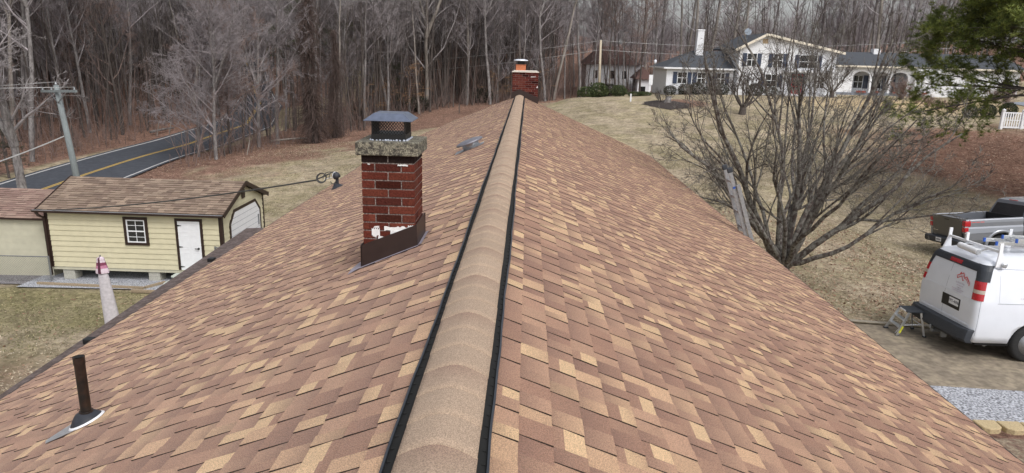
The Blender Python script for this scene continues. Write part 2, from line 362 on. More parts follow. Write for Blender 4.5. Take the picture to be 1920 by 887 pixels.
    for nn_, lo, hi in ((nM, .72, 1.26), (nL, .84, 1.15)):
        mr = n.new("ShaderNodeMapRange"); mr.inputs[1].default_value = .36; mr.inputs[2].default_value = .64; mr.inputs[3].default_value = lo; mr.inputs[4].default_value = hi; l.new(nn_, mr.inputs[0])
        vm = n.new("ShaderNodeVectorMath"); vm.operation = 'SCALE'; l.new(c, vm.inputs[0]); l.new(mr.outputs[0], vm.inputs['Scale']); c = vm.outputs[0]
    l.new(c, b.inputs['Base Color'])
    bp = n.new("ShaderNodeBump"); bp.inputs['Strength'].default_value = .9; bp.inputs['Distance'].default_value = .06; l.new(nA, bp.inputs['Height']); l.new(bp.outputs[0], b.inputs['Normal'])
    o = np_mesh('ground', V, Fq, m, col=np.stack([leaf, green, mulch], -1).reshape(-1, 3), smooth=True)
    a2 = o.data.attributes.new('Straw', 'FLOAT', 'POINT'); a2.data.foreach_set('value', straw.ravel().astype(np.float32))
    tag(o, kind='structure')
build_ground()
def sheet(name, x0f, x1f, ys, m, off, nx=8, kind='structure'):
    """strip between x0f(y) and x1f(y), draped on the ground"""
    V = []; ys = np.asarray(ys, float)
    for y in ys:
        xs = np.linspace(x0f(y), x1f(y), nx+1); z = ground(xs, np.full_like(xs, y))+off
        V += list(zip(xs, np.full_like(xs, y), z))
    k = nx+1; I = np.arange(len(V)).reshape(-1, k); Fq = np.stack([I[:-1, :-1], I[:-1, 1:], I[1:, 1:], I[1:, :-1]], -1).reshape(-1, 4)
    o = np_mesh(name, V, Fq, m, smooth=True); tag(o, kind=kind); return o
# road: follows y
RC = lambda y: np.interp(y, [-40, 10, 35, 46, 62, 76, 95, 130, 220], [-25.6, -26.6, -27.3, -28.1, -29.4, -30.6, -36, -52, -110])
RY = np.arange(-40, 160, 1.0); RW = 2.75
sheet('road', lambda y: RC(y)-RW-.25, lambda y: RC(y)+RW+.25, RY, M['asphalt'], .09, 8)
sheet('road_yellow_line', lambda y: RC(y)-.13, lambda y: RC(y)-.03, RY, M['yline'], .10, 1)
sheet('road_yellow_line', lambda y: RC(y)+.03, lambda y: RC(y)+.13, RY, M['yline'], .10, 1)
sheet('road_edge_line', lambda y: RC(y)-RW, lambda y: RC(y)-RW+.13, RY, M['wline'], .10, 1)
sheet('road_edge_line', lambda y: RC(y)+RW-.13, lambda y: RC(y)+RW, RY, M['wline'], .10, 1)
sheet('driveway', lambda y: 7.62, lambda y: 34, np.arange(11.72, 15.3, .25), M['drive'], .035, 40)
sheet('driveway_edge', lambda y: 7.3, lambda y: 7.62, np.arange(11.6, 15.4, .25), M['kerb'], .06, 1)
sheet('driveway_edge', lambda y: 7.3, lambda y: 13, np.arange(15.28, 15.45, .08), M['kerb'], .07, 12)
sheet('gravel_strip', lambda y: 6.4, lambda y: 26, np.arange(10.34, 11.8, .12), M['gravel'], .045, 40)
sheet('gravel_pad', lambda y: -16.6, lambda y: -8.6, np.arange(21.55, 26.8, .35), M['gravel'], .05, 12)
sheet('gravel_pad', lambda y: -26, lambda y: -16.2, np.arange(21.9, 23.6, .3), M['gravel_dk'], .04, 8)
sheet('garden_path', lambda y: 44+(y-58)*.3, lambda y: 47.5+(y-58)*.9, np.arange(57, 74, 1.), M['fieldstone'], .06, 4)
# ================================================================ MAIN HOUSE (the roof under the camera)
RZ, PP, RW2, RY0, RY1 = 6.6, .4306, 4.46, -1.6, 23.62
AL = math.atan(PP); SL = RW2/math.cos(AL)
house = thing('house', 'long ranch house seen from its own ridge, with a tan and brown blended shingle roof', 'house', (0, 10, 2))
def rp(s, u, h, y): return (s*(u*math.cos(AL)+h*math.sin(AL)), y, RZ-u*math.sin(AL)+h*math.cos(AL))
def RV(x, y, h=0):  # point on roof surface at world x, y, height h over the plane
    return Vector((x, y, RZ-PP*abs(x)+h))
mb = MB()   # roof deck
o_ = .012
mb.prism([(0, RY0, RZ-o_), (-RW2, RY0, RZ-PP*RW2-o_), (-RW2, RY0, RZ-PP*RW2-.05), (0, RY0, RZ-.07), (RW2, RY0, RZ-PP*RW2-.05), (RW2, RY0, RZ-PP*RW2-o_)], (0, RY1-RY0, 0))
roof = mb.build('roof', M['dark'], house)
roof['label'] = 'gable roof of blended tan and brown laminated shingles'
PAL = [(srgb(147, 111, 92), .25), (srgb(157, 121, 100), .24), (srgb(170, 134, 110), .22), (srgb(187, 152, 121), .14), (srgb(200, 168, 131), .16)]
pw = np.cumsum([p[1] for p in PAL]); DK = np.array(srgb(112, 82, 72))
def shingle_slope(s, seed, E=.143):
    r = np.random.RandomState(seed); V = []; Fq = []; C = []; ncs = int(round(SL/E)); E = SL/ncs
    def quad(pts, cols):
        i = len(V); V.extend(pts); Fq.append((i, i+1, i+2, i+3) if s > 0 else (i+3, i+2, i+1, i)); C.extend(cols)
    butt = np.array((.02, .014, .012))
    for k in range(ncs):
        ub = SL-k*E; uu = max(ub-E, .02); y = RY0-r.rand()*.2; tooth = r.rand() < .5
        ub += .004*r.randn()*.4
        while y < RY1:
            ln = r.uniform(.08, .155) if tooth else r.uniform(.075, .165)
            y0, y1 = max(y, RY0), min(y+ln, RY1+.01); y += ln
            if y1-y0 < .01: tooth = not tooth; continue
            q = r.rand(); pi = int(np.searchsorted(pw, q*pw[-1]))
            if not tooth and pi == 4 and r.rand() < .5: pi = 2
            if tooth and r.rand() < .06: pi = 4
            c = np.array(PAL[min(pi, 4)][0])*r.uniform(.9, 1.08)
            hb = .0115 if tooth else .0065; g = .003 if tooth else 0
            cu_ = c.copy(); cb = c.copy()
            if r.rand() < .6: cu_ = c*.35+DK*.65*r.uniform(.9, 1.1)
            if pi == 4 and r.rand() < .35: cb = c*.55+np.array(PAL[1][0])*.45
            part = pi == 4 and r.rand() < .5
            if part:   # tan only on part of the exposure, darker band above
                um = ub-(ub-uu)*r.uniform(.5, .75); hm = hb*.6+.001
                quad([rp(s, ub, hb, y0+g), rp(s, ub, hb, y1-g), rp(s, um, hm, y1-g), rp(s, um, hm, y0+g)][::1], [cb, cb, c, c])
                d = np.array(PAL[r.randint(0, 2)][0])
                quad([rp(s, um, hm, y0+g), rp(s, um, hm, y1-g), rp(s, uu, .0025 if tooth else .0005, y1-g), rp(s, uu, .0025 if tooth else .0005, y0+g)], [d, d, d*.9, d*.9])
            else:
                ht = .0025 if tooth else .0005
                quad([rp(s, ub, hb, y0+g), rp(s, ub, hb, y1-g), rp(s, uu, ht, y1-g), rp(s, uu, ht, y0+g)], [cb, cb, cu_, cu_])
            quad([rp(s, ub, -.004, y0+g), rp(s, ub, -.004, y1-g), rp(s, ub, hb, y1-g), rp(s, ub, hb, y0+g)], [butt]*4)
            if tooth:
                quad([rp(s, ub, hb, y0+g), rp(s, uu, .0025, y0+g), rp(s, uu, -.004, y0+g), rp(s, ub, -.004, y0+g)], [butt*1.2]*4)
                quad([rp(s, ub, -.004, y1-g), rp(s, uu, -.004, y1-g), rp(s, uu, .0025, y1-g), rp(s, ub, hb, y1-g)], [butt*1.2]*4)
            tooth = not tooth
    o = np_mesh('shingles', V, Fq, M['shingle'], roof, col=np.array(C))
    me = o.data; inv = np.array(WM[house.name].inverted())
    co = np.empty(len(me.vertices)*3, np.float32); me.vertices.foreach_get('co', co); co = co.reshape(-1, 3)+inv[:3, 3].astype(np.float32); me.vertices.foreach_set('co', co.ravel()); me.update()
    return o
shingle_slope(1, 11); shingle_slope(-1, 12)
def wob(y, seed): return .004*math.sin(y*1.3+seed)+.0025*math.sin(y*4.1+seed*2.1)+.0012*math.sin(y*13+seed)
# ridge vent: black plastic strips under the cap, a grey lip outside
for s in (-1, 1):
    mb = MB(); ys = np.arange(RY0, 22.95, .08)
    for a, b_ in zip(ys[:-1], ys[1:]):
        xa, xb = .167+wob(a, s), .167+wob(b_, s)
        for (q0, q1, h0, h1) in ((.10, 0, .022, .026), (-.0, .004, .026, .026)):
            pass
        def P(x, y, h): return (s*x, y, RZ-PP*x+h)
        v = [P(.08, a, .012), P(xa, a, .012), P(xa, a, .0165), P(.08, a, .0165), P(.08, b_, .012), P(xb, b_, .012), P(xb, b_, .0165), P(.08, b_, .0165)]
        mb.add(v, [(3, 2, 6, 7), (2, 1, 5, 6)])
        if random.Random(int(a*100)).random() < 2: mb.box(*sorted((s*(xa-.035), s*(xa-.006))), a, a+.009, RZ-PP*xa+.014, RZ-PP*xa+.026)
    mb.build('ridge_vent', M['dark'], roof)
    mb = MB()
    for a, b_ in zip(ys[:-1], ys[1:]):
        xa, xb = .167+wob(a, s), .167+wob(b_, s)
        mb.bar((s*(xa+.004), a, RZ-PP*xa+.018), (s*(xb+.004), b_, RZ-PP*xb+.018), .008, .020)
    mb.build('vent_lip', M['vent_edge'], roof)
# ridge cap shingles
V = []; Fq = []; C = []; r = np.random.RandomState(5); y = RY0; E = .2; tan = np.array(srgb(170, 149, 130)); tan2 = np.array(srgb(146, 121, 106)); kc = 0
while y < 22.92:
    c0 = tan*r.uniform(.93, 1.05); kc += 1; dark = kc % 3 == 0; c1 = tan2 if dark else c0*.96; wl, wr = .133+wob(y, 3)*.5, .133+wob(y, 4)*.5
    nx, ny = 12, 5; base = len(V)
    for j in range(ny):
        t = j/(ny-1); yy = y+t*(E+.012); lift = .031+.0025*(1-t)
        for i in range(nx+1):
            q = -1+2*i/nx; x = q*(wl if q < 0 else wr); arch = PP*(math.sqrt(x*x+.045**2)-.0)
            bow = -.010*(abs(q))**3
            V.append((x, yy-.016*(1-q*q)*0, RZ+lift-arch+.012+bow))
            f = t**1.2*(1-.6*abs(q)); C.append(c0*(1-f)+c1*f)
    for j in range(ny-1):
        for i in range(nx):
            a = base+j*(nx+1)+i; Fq.append((a, a+1, a+nx+2, a+nx+1))
    b2 = len(V)
    for i in range(nx+1): p = V[base+i]; V.append((p[0], p[1], p[2]-.010)); C.append(c0*.9)
    for i in range(nx): Fq.append((b2+i, b2+i+1, base+i+1, base+i))
    for (i, sgn) in ((0, 1), (nx, -1)):
        for j in range(ny-1):
            a = base+j*(nx+1)+i; b_ = a+nx+1; k = len(V)
            V += [(V[a][0], V[a][1], V[a][2]-.006), (V[b_][0], V[b_][1], V[b_][2]-.006)]; C += [c0*.2]*2
            Fq.append((a, b_, k+1, k) if sgn > 0 else (b_, a, k, k+1))
    y += E
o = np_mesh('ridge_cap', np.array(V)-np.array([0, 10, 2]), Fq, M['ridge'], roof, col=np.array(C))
# drip edges and rake trim
for s in (-1, 1):
    mb = MB(); ex = RW2; ez = RZ-PP*RW2
    mb.box(*sorted((s*(ex+.001), s*(ex+.022))), RY0, RY1, ez-.045, ez+.003)
    mb.build('drip_edge', M['fascia'], house)
    mb = MB(); mb.box(*sorted((s*(ex-.03), s*(ex-.001))), RY0+.02, RY1-.02, ez-.22, ez-.054); mb.build('fascia', M['siding_house'], house)
mb = MB()
for s in (-1, 1):
    mb.bar((0, RY1+.015, RZ-.085), (s*RW2, RY1+.015, RZ-PP*RW2-.085), .03, .12)
mb.build('rake_trim', M['siding_house'], house)
mb = MB()  # walls
mb.box(-4.0, 4.0, RY0+.3, RY1-.5, -.3, RZ-PP*4.0-.08)
mb.prism([(-4.0, RY1-.5, RZ-PP*4-.08), (4.0, RY1-.5, RZ-PP*4-.08), (0, RY1-.5, RZ-.09)], (0, -.1, 0))
mb.build('wall', M['siding_house'], house)
mb = MB()
for s in (-1, 1): mb.box(*sorted((s*4.01, s*(RW2-.031))), RY0+.02, RY1-.52, RZ-PP*RW2-.235, RZ-PP*RW2-.222)
mb.build('soffit', M['white'], house)
# left gutter with a guard, near half of the left eave
mb = MB(); ez = RZ-PP*RW2
G0, G1 = 2.0, 12.55
xo = lambda y: np.interp(y, [2, 5.5, 12.55], [.05, .20, .46])
ys = np.linspace(G0, G1, 40)
for a, b_ in zip(ys[:-1], ys[1:]):
    v = []
    for yy in (a, b_):
        e = RW2+.03+xo(yy)
        v += [(-(RW2+.05), yy, ez-.075), (-e, yy, ez-.105), (-e, yy, ez-.20), (-(RW2+.05), yy, ez-.20)]
    mb.add(v, [(0, 4, 5, 1), (1, 5, 6, 2), (2, 6, 7, 3)])
mb.add([(-(RW2+.05), G1, ez-.075), (-(RW2+.03+xo(G1)), G1, ez-.105), (-(RW2+.03+xo(G1)), G1, ez-.2), (-(RW2+.05), G1, ez-.2)], [(0, 1, 2, 3)])
mb.build('gutter', M['gutter'], house)
mb = MB(); mb.bar((-(RW2+.045), 5.5, ez-.06), (-(RW2+.045), G1, ez-.06), .03, .02); mb.build('gutter_rail', M['lav_metal'], house)
mb = MB()
for yy, xx in ((10.3, 4.62), (7.1, 4.58)): mb = MB(); mb.box(-xx-.06, -xx+.04, yy, yy+.1, ez-.09, ez-.03); mb.build('gutter_bracket', M['black'], house, bevel=.01)
# white plastic wye lying at the gutter end
p = Vector((-4.62, 5.38, ez-.06)); wy = thing('pipe_fitting', 'small white plastic pipe fitting lying on the left gutter near the black vent pipe', 'pipe fitting', p)
mb = MB(); mb.tube([p+Vector((-.08, 0, .03)), p+Vector((.06, .02, .035))], .02, 10); mb.tube([p+Vector((-.02, 0, .035)), p+Vector((-.07, .02, .10))], .019, 10); mb.build('pipe', M['white'], wy, smooth=True)
mb = MB(); mb.box(p.x-.09, p.x+.07, p.y-.05, p.y+.05, p.z-.005, p.z+.012); mb.build('base', M['white'], wy, bevel=.004)
# ---------------------------------------------------------------- near chimney
def brick_faces(mb, x0, x1, y0, y1, zf, z1, r, cour=.0677, pal=None, dark_top=True, zlow=None):
    """zf(x) lower cut; bricks on four faces, 9 mm joints"""
    pal = pal or [srgb(96, 48, 39), srgb(88, 44, 36), srgb(102, 54, 43), srgb(78, 40, 34), srgb(92, 51, 42)]
    z = z1; k = 0; j = .009; zmin = zlow
    while z > zmin:
        zb = z-cour+j
        for face in range(4):
            if face == 0: a0, a1 = x0, x1
            elif face == 1: a0, a1 = x0, x1
            else: a0, a1 = y0, y1
            Lf = a1-a0; nb = max(2, round(Lf/.205)); bl = Lf/nb
            cuts = [a0+i*bl for i in range(nb+1)] if (k+face//2) % 2 == 0 else [a0]+[a0+bl*(i+.5) for i in range(nb)]+[a1]
            for c0, c1 in zip(cuts[:-1], cuts[1:]):
                col = np.array(pal[r.randint(len(pal))])*r.uniform(.85, 1.12)
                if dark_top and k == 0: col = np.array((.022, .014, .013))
                if r.rand() < .06: col = col*.45
                e = r.uniform(-.0015, .0015); g = j/2
                u0 = c0+(g if c0 > a0+1e-4 else 0); u1 = c1-(g if c1 < a1-1e-4 else 0)
                if face == 0: mb.box(u0, u1, y0-e, y0+.05, zb, z, tuple(col))
                elif face == 1: mb.box(u0, u1, y1-.05, y1+e, zb, z, tuple(col))
                elif face == 2: mb.box(x0-e+.0005, x0+.05, u0+.0005, u1-.0005, zb+.0003, z-.0003, tuple(col))
                else: mb.box(x1-.05, x1+e-.0005, u0+.0005, u1-.0005, zb+.0003, z-.0003, tuple(col))
        z -= cour; k += 1
r = np.random.RandomState(3)
cx0, cx1, cy0, cy1, ct = -1.02, -.605, 5.34, 5.75, 7.075
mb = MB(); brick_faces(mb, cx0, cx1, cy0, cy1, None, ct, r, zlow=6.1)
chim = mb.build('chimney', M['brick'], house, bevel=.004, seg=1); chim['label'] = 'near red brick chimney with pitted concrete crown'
mb = MB(); mb.box(cx0+.007, cx1-.007, cy0+.007, cy1-.007, 6.0, ct-.002); mb.build('mortar', M['mortar'], chim)
mb = MB(); V = []; n = 14
mb.box(cx0-.037, cx1+.037, cy0-.037, cy1+.037, ct, ct+.105)
mb.build('crown', M['crown'], chim, bevel=.008)
mb = MB(); rr = random.Random(4)
cxm, cym = (cx0+cx1)/2-.005, (cy0+cy1)/2
ring = []
for i in range(44):
    a = 2*math.pi*i/44; q = 1/max(abs(math.cos(a)), abs(math.sin(a))); ring.append((cxm+math.cos(a)*q*.142, cym+math.sin(a)*q*.142))
for i, (x, y) in enumerate(ring):
    R_ = rr.uniform(.007, .013); mb.lathe([(R_, -R_*.3), (R_*.8, R_*.7), (R_*.2, R_)], (x, y, ct+.106), 6)
mb.build('sealant', M['sealant'], chim, smooth=True)
mb = MB(); mb.box(cxm-.135, cxm+.135, cym-.135, cym+.135, ct+.105, ct+.155); mb.build('cap_base', M['black'], chim)
mb = MB(); h0, h1 = ct+.155, ct+.262; q = .128    # expanded metal mesh
for (ax, ay, bx, by) in ((-q, -q, q, -q), (q, -q, q, q), (q, q, -q, q), (-q, q, -q, -q)):
    nd = 11
    for i in range(-4, nd+1):
        for sg in (1, -1):
            t0, t1 = i/nd, (i+4)/nd
            z0, z1 = (h0, h1) if sg > 0 else (h1, h0)
            if t0 < 0: z0 = z0+(z1-z0)*(-t0)/(t1-t0); t0 = 0
            if t1 > 1: z1 = z0+(z1-z0)*(1-t0)/(t1-t0); t1 = 1
            if t1 <= t0: continue
            mb.bar((cxm+ax+(bx-ax)*t0, cym+ay+(by-ay)*t0, z0), (cxm+ax+(bx-ax)*t1, cym+ay+(by-ay)*t1, z1), .0034)
for dx in (-q, q):
    for dy in (-q, q): mb.bar((cxm+dx, cym+dy, h0), (cxm+dx, cym+dy, h1), .008)
mb.build('mesh_screen', M['black'], chim)
mb = MB(); a, b_, zt = .188, .115, ct+.315      # hipped lid
zl = ct+.262
v = [(cxm-a, cym-a+.02, zl), (cxm+a, cym-a+.02, zl), (cxm+a, cym+a-.02, zl), (cxm-a, cym+a-.02, zl), (cxm-b_, cym-b_, zt), (cxm+b_, cym-b_, zt), (cxm+b_, cym+b_, zt), (cxm-b_, cym+b_, zt)]
v += [(x, y, z-.004) for x, y, z in v]
mb.add(v, [(0, 1, 5, 4), (1, 2, 6, 5), (2, 3, 7, 6), (3, 0, 4, 7), (4, 5, 6, 7), (9, 8, 12, 13), (10, 9, 13, 14), (11, 10, 14, 15), (8, 11, 15, 12), (15, 14, 13, 12), (0, 8, 9, 1), (1, 9, 10, 2), (2, 10, 11, 3), (3, 11, 8, 0)])
mb.build('chimney_cap', M['cap_metal'], chim)
# flashing following the slope
mb = MB(); f0, f1 = cx0-.012, cx1+.022
zs = lambda x: RZ-PP*abs(x)
mb.prism([(f0, cy0-.012, zs(f0)-.03), (f1, cy0-.02, zs(f1)-.03), (f1-.006, cy0-.012, zs(f1)+.185), (f0, cy0-.012, zs(f0)+.195)], (0, -.006, 0))
mb.prism([(f0, cy1+.014, zs(f0)-.03), (f1, cy1+.014, zs(f1)-.03), (f1, cy1+.014, zs(f1)+.185), (f0, cy1+.014, zs(f0)+.195)], (0, .006, 0))
mb.prism([(f1-.003, cy0-.019, zs(f1)-.03), (f1-.003, cy1+.012, zs(f1)-.03), (f1-.012, cy1+.012, zs(f1)+.185), (f1-.012, cy0-.012, zs(f1)+.185)], (.006, 0, 0))
mb.prism([(f0-.004, cy0-.019, zs(f0)-.03), (f0-.004, cy1+.012, zs(f0)-.03), (f0-.004, cy1+.012, zs(f0)+.195), (f0-.004, cy0-.019, zs(f0)+.195)], (-.006, 0, 0))
mb.build('flashing', M['brown_metal'], chim)
mb = MB()
def on(x, y, h=.016): return tuple(RV(x, y, h))
mb.prism([on(f0-.012, cy0-.02), on(f0-.10, cy0-.10, .012), on(f0-.11, cy0+.06, .012), on(f0-.012, cy1)], (0, 0, .002))
mb.prism([on(f0-.01, cy0-.021, .017), on(f1+.01, cy0-.021, .017), on(f1+.005, cy0-.036, .015), on(f0-.03, cy0-.04, .015)], (0, 0, .002))
mb.prism([on(f1+.004, cy0-.02, .017), on(f1+.03, cy0-.01, .017), on(f1+.03, cy1, .017), on(f1+.004, cy1, .017)], (0, 0, .002))
mb.build('step_flashing', M['lav_metal'], chim)
rr = random.Random(9)
def smear(x0, x1, z, t, yy=cy0-.0032):
    pts = []; n = 12
    for i in range(n+1): pts.append((x0+(x1-x0)*i/n, z+t*(.5+.5*rr.random())))
    for i in range(n, -1, -1): pts.append((x0+(x1-x0)*i/n, z-t*(.2+.5*rr.random())))
    mb = MB(); mb.prism([(p[0], yy, p[1]) for p in pts], (0, -.003, 0)); mb.build('mortar_smear', M['white_smear'], chim)
smear(-.95, -.885, 6.45, .055); smear(-.85, -.66, 6.485, .03); smear(-.80, -.70, 6.455, .03, cy0-.0062); smear(-.66, -.61, 6.50, .026); smear(-.90, -.86, 6.41, .02); smear(-.88, -.82, 6.35, .018); smear(-.93, -.89, 6.50, .012)
smear(-.735, -.655, 7.0, .010); smear(-.97, -.95, 7.003, .006)
mb = MB(); mb.prism([(cx1+.0032, 5.36, 6.43), (cx1+.0032, 5.43, 6.50), (cx1+.0032, 5.56, 6.46), (cx1+.0032, 5.5, 6.42), (cx1+.0032, 5.4, 6.40)], (.002, 0, 0))
mb.build('mortar_smear', M['white_smear'], chim)
# ---------------------------------------------------------------- far chimney
r = np.random.RandomState(8)
fx0, fx1, fy0, fy1, ft = -.25, .585, 22.95, 23.5, 7.33
mb = MB(); brick_faces(mb, fx0, fx1, fy0, fy1, None, ft, r, dark_top=False, zlow=6.2, pal=[srgb(92, 44, 38), srgb(82, 38, 34), srgb(98, 52, 44), srgb(74, 36, 34)])
ch2 = mb.build('chimney', M['brick'], house); ch2['label'] = 'far brick chimney with orange clay flue at the ridge end'
mb = MB(); mb.box(fx0+.007, fx1-.007, fy0+.007, fy1-.007, 6.1, ft-.002); mb.build('mortar', M['mortar'], ch2)
mb = MB(); mb.box(fx0-.02, fx1+.02, fy0-.02, fy1+.02, ft, ft+.035); mb.box(fx0+.03, fx1-.03, fy0+.03, fy1-.03, ft+.035, ft+.065); mb.build('crown', M['crown_pale'], ch2, bevel=.015)
mb = MB(); mb.box(-.15, .17, 23.05, 23.37, ft+.06, ft+.23); mb.box(-.16, .18, 23.04, 23.38, ft+.23, ft+.245); mb.build('flue', M['clay'], ch2, bevel=.008)
mb = MB(); mb.box(-.11, .13, 23.09, 23.33, ft+.245, ft+.36)
for i in range(9):
    x = -.14+.036*i
    if x < .16: mb.bar((x, 23.06, ft+.24), (x, 23.06, ft+.37), .005)
for x in (-.145, .165):
    for y in (23.06, 23.36): mb.bar((x, y, ft+.24), (x, y, ft+.37), .012)
mb.build('mesh_screen', M['black'], ch2)
mb = MB(); mb.lathe([(.235, 0), (.235, .01), (.215, .03), (.12, .05), (.01, .055)], (.01, 23.21, ft+.365), 24); mb.build('chimney_cap', M['galv_white'], ch2, smooth=True)
mb = MB(); y = fy0-.012
mb.prism([(fx0-.03, y, zs(fx0)-.02), (0, y, RZ-.02), (fx1+.02, y, zs(fx1)-.02), (fx1+.02, y, zs(fx1)+.20), (0, y, RZ+.20), (fx0-.03, y, zs(fx0)+.20)], (0, -.008, 0))
mb.prism([(fx1+.005, y-.004, zs(fx1)-.05), (fx1+.005, fy1, zs(fx1)-.05), (fx1+.005, fy1, zs(fx1)+.2), (fx1+.005, y-.004, zs(fx1)+.2)], (.008, 0, 0))
mb.build('flashing', M['brown_metal'], ch2)
mb = MB(); mb.prism([(fx1-.05, fy0-.003, 6.86), (fx1-.005, fy0-.003, 6.86), (fx1-.02, fy0-.003, 6.93), (fx1-.035, fy0-.003, 6.90)], (0, -.002, 0)); mb.build('mortar_smear', M['white_smear'], ch2); mb = MB(); mb.prism([(fx1-.25, fy0-.003, 7.19), (fx1-.08, fy0-.003, 7.2), (fx1-.09, fy0-.003, 7.215), (fx1-.24, fy0-.003, 7.21)], (0, -.002, 0)); mb.build('mortar_smear', M['white_smear'], ch2)
# ---------------------------------------------------------------- round metal roof vent
Rs = Matrix.Rotation(-AL*.95, 3, 'Y')   # tilt with the left slope
def rvent():
    vx, vy = -.66, 11.7; base = RV(vx, vy, .01)
    mb = MB(); mb.lathe([(.145, 0), (.145, .085), (.15, .09)], base, 24, Rs); v = mb.build('roof_vent', M['galv'], house, smooth=True)
    v['label'] = 'low round metal roof vent behind the near chimney'
    mb = MB(); mb.lathe([(.17, .083), (.235, .088), (.24, .10), (.225, .122), (.15, .145), (.01, .152)], base, 28, Rs); mb.build('vent_cap', mat('vent_cap_metal', (.20, .20, .23), .45, .15, 9, metal=.4), v, smooth=True)
    mb = MB(); mb.prism([tuple(RV(vx-.27, vy-.16, .014)), tuple(RV(vx+.2, vy-.16, .014)), tuple(RV(vx+.2, vy+.2, .014)), tuple(RV(vx-.27, vy+.2, .014))], (0, 0, .002)); mb.build('vent_flange', M['galv'], v)
rvent()
# ---------------------------------------------------------------- black plumbing vent pipe
px_, py_ = -2.44, 3.86; b0 = RV(px_, py_, 0)
mb = MB(); mb.tube([b0+Vector((0, 0, -.1)), b0+Vector((0, 0, .445))], .031, 20); mb.tube([b0+Vector((0, 0, .40)), b0+Vector((0, 0, .447))], .0335, 20, cap=False); mb.tube([b0+Vector((0, 0, .062)), b0+Vector((0, 0, .085))], .04, 20)
vp = mb.build('vent_pipe', M['black_pipe'], house, smooth=False, bevel=.002); vp['label'] = 'black plumbing vent pipe on the left slope'
mb = MB(); mb.lathe([(.018, .448), (.024, .449)], b0, 16); mb.build('pipe_opening', M['dark'], vp)
Rl = Matrix.Rotation(-AL, 3, 'Y')
mb = MB(); mb.lathe([(.096, .016), (.092, .026), (.075, .045), (.052, .068), (.038, .078)], b0, 28, Rl); mb.build('rubber_boot', M['rubber'], vp, smooth=True)
mb = MB(); mb.lathe([(.108, .010), (.108, .014), (.097, .022), (.09, .022)], b0, 32, Rl); mb.build('boot_ring', M['white'], vp, smooth=True)
mb = MB(); mb.prism([on(px_-.02, py_-.12, .013), on(px_+.03, py_+.1, .013), on(px_-.12, py_+.12, .013), on(px_-.21, py_-.10, .013), on(px_-.17, py_-.16, .013)], (0, 0, .002)); mb.build('lead_flange', M['galv'], vp)
# ---------------------------------------------------------------- service mast
mx, my = -3.85, 14.9; b1 = RV(mx, my, 0)
mb = MB(); mb.tube([b1+Vector((0, 0, -.05)), b1+Vector((0, 0, .23))], .035, 14); ms = mb.build('service_mast', M['rubber'], house, smooth=False, bevel=.003); ms['label'] = 'grey service mast with weatherhead at the left eave'
mb = MB(); mb.lathe([(.15, .005), (.13, .02), (.06, .08), (.045, .10)], b1, 16, Rl); mb.build('mast_boot', M['rubber'], ms, smooth=True)
hd = b1+Vector((-.01, 0, .26)); mb = MB(); mb.lathe([(.075, -.05), (.085, 0), (.075, .05), (.045, .085), (.01, .10)], hd, 16, Matrix.Rotation(math.radians(-25), 3, 'Y')); mb.build('weatherhead', M['rubber'], ms, smooth=True)
mb = MB()
def loop(c, rx, rz, t0, t1, rad, tilt=.3, n=24):
    pts = [Vector(c)+Vector((rx*math.cos(t0+(t1-t0)*i/n), tilt*rx*math.sin(t0+(t1-t0)*i/n)-.03*i/n, rz*math.sin(t0+(t1-t0)*i/n))) for i in range(n+1)]
    mb.tube(pts, rad, 6)
L0 = hd+Vector((-.33, 0, -.05))
loop(L0, .11, .10, 0, 6.6, .011); loop(L0+Vector((.0, .03, 0)), .095, .09, .5, 7.0, .012); loop(L0+Vector((.17, .0, .0)), .13, .13, .2, 3.3, .009); loop(L0+Vector((.25, 0, .01)), .075, .13, -1.8, 3.2, .008)
loop(L0+Vector((.26, 0, -.06)), .06, .06, 3.2, 6.2, .008)
mb.tube([L0+Vector((-.1, 0, -.03)), L0+Vector((.04, 0, .03)), L0+Vector((.18, 0, .10))], .016, 6)
mb.build('drip_loop', M['wire'], ms)
mb = MB(); loop(L0+Vector((.3, -.02, .02)), .05, .12, -.2, 2.9, .009); mb.tube([L0+Vector((.06, 0, -.04)), L0+Vector((.2, 0, .02)), L0+Vector((.33, 0, -.02))], .008, 6); mb.build('ground_wire', M['galv_white'], ms)
def cable(name, a, b, sag, rad, m, label, group=None, n=24):
    a, b = Vector(a), Vector(b); pts = [a.lerp(b, i/n)-Vector((0, 0, sag*4*(i/n)*(1-i/n))) for i in range(n+1)]
    mb = MB(); mb.tube(pts, rad, 5); o = mb.build(name, m); return tag(o, label, 'cable', group)
cable('service_cable', L0+Vector((-.11, 0, -.05)), atY(-180, 378, 31), .55, .019, M['wire'], 'thick black service cable running left from the weatherhead over the yellow shed')
# ---------------------------------------------------------------- extension ladder leaning on the right eave
LY0, LY1 = 12.66, 13.07
lad = thing('extension_ladder', 'weathered aluminium extension ladder leaning on the right eave, dark end caps up', 'ladder', (5.35, 12.86, gz(5.35, 12.86)))
base_ = Vector((5.42, 0, gz(5.4, 12.9)-.02)); top_ = Vector((4.08, 0, 5.93)); d_ = (top_-base_); Ld = d_.length; d_.normalize(); nn = Vector((d_.z, 0, -d_.x))
def LP(t, y, off=0): q = base_+d_*t+nn*off; return Vector((q.x, y, q.z))
for nm, off, t0, t1, inset in (('base_section', 0, 0, Ld-.28, 0), ('fly_section', -.075, .9, Ld, .035)):
    mb = MB()
    for y in (LY0+inset, LY1-inset): mb.bar(LP(t0, y, off), LP(t1, y, off), .028, .072, upv=tuple(nn))
    sec = mb.build(nm, M['fibre'], lad, bevel=.004)
    t = t0+.16
    while t < t1-.1:
        mb = MB(); mb.bar(LP(t, LY0+inset-.012, off), LP(t, LY1-inset+.012, off), .034, .034); t += .305; mb.build('rung', M['fibre'], sec, bevel=.006)
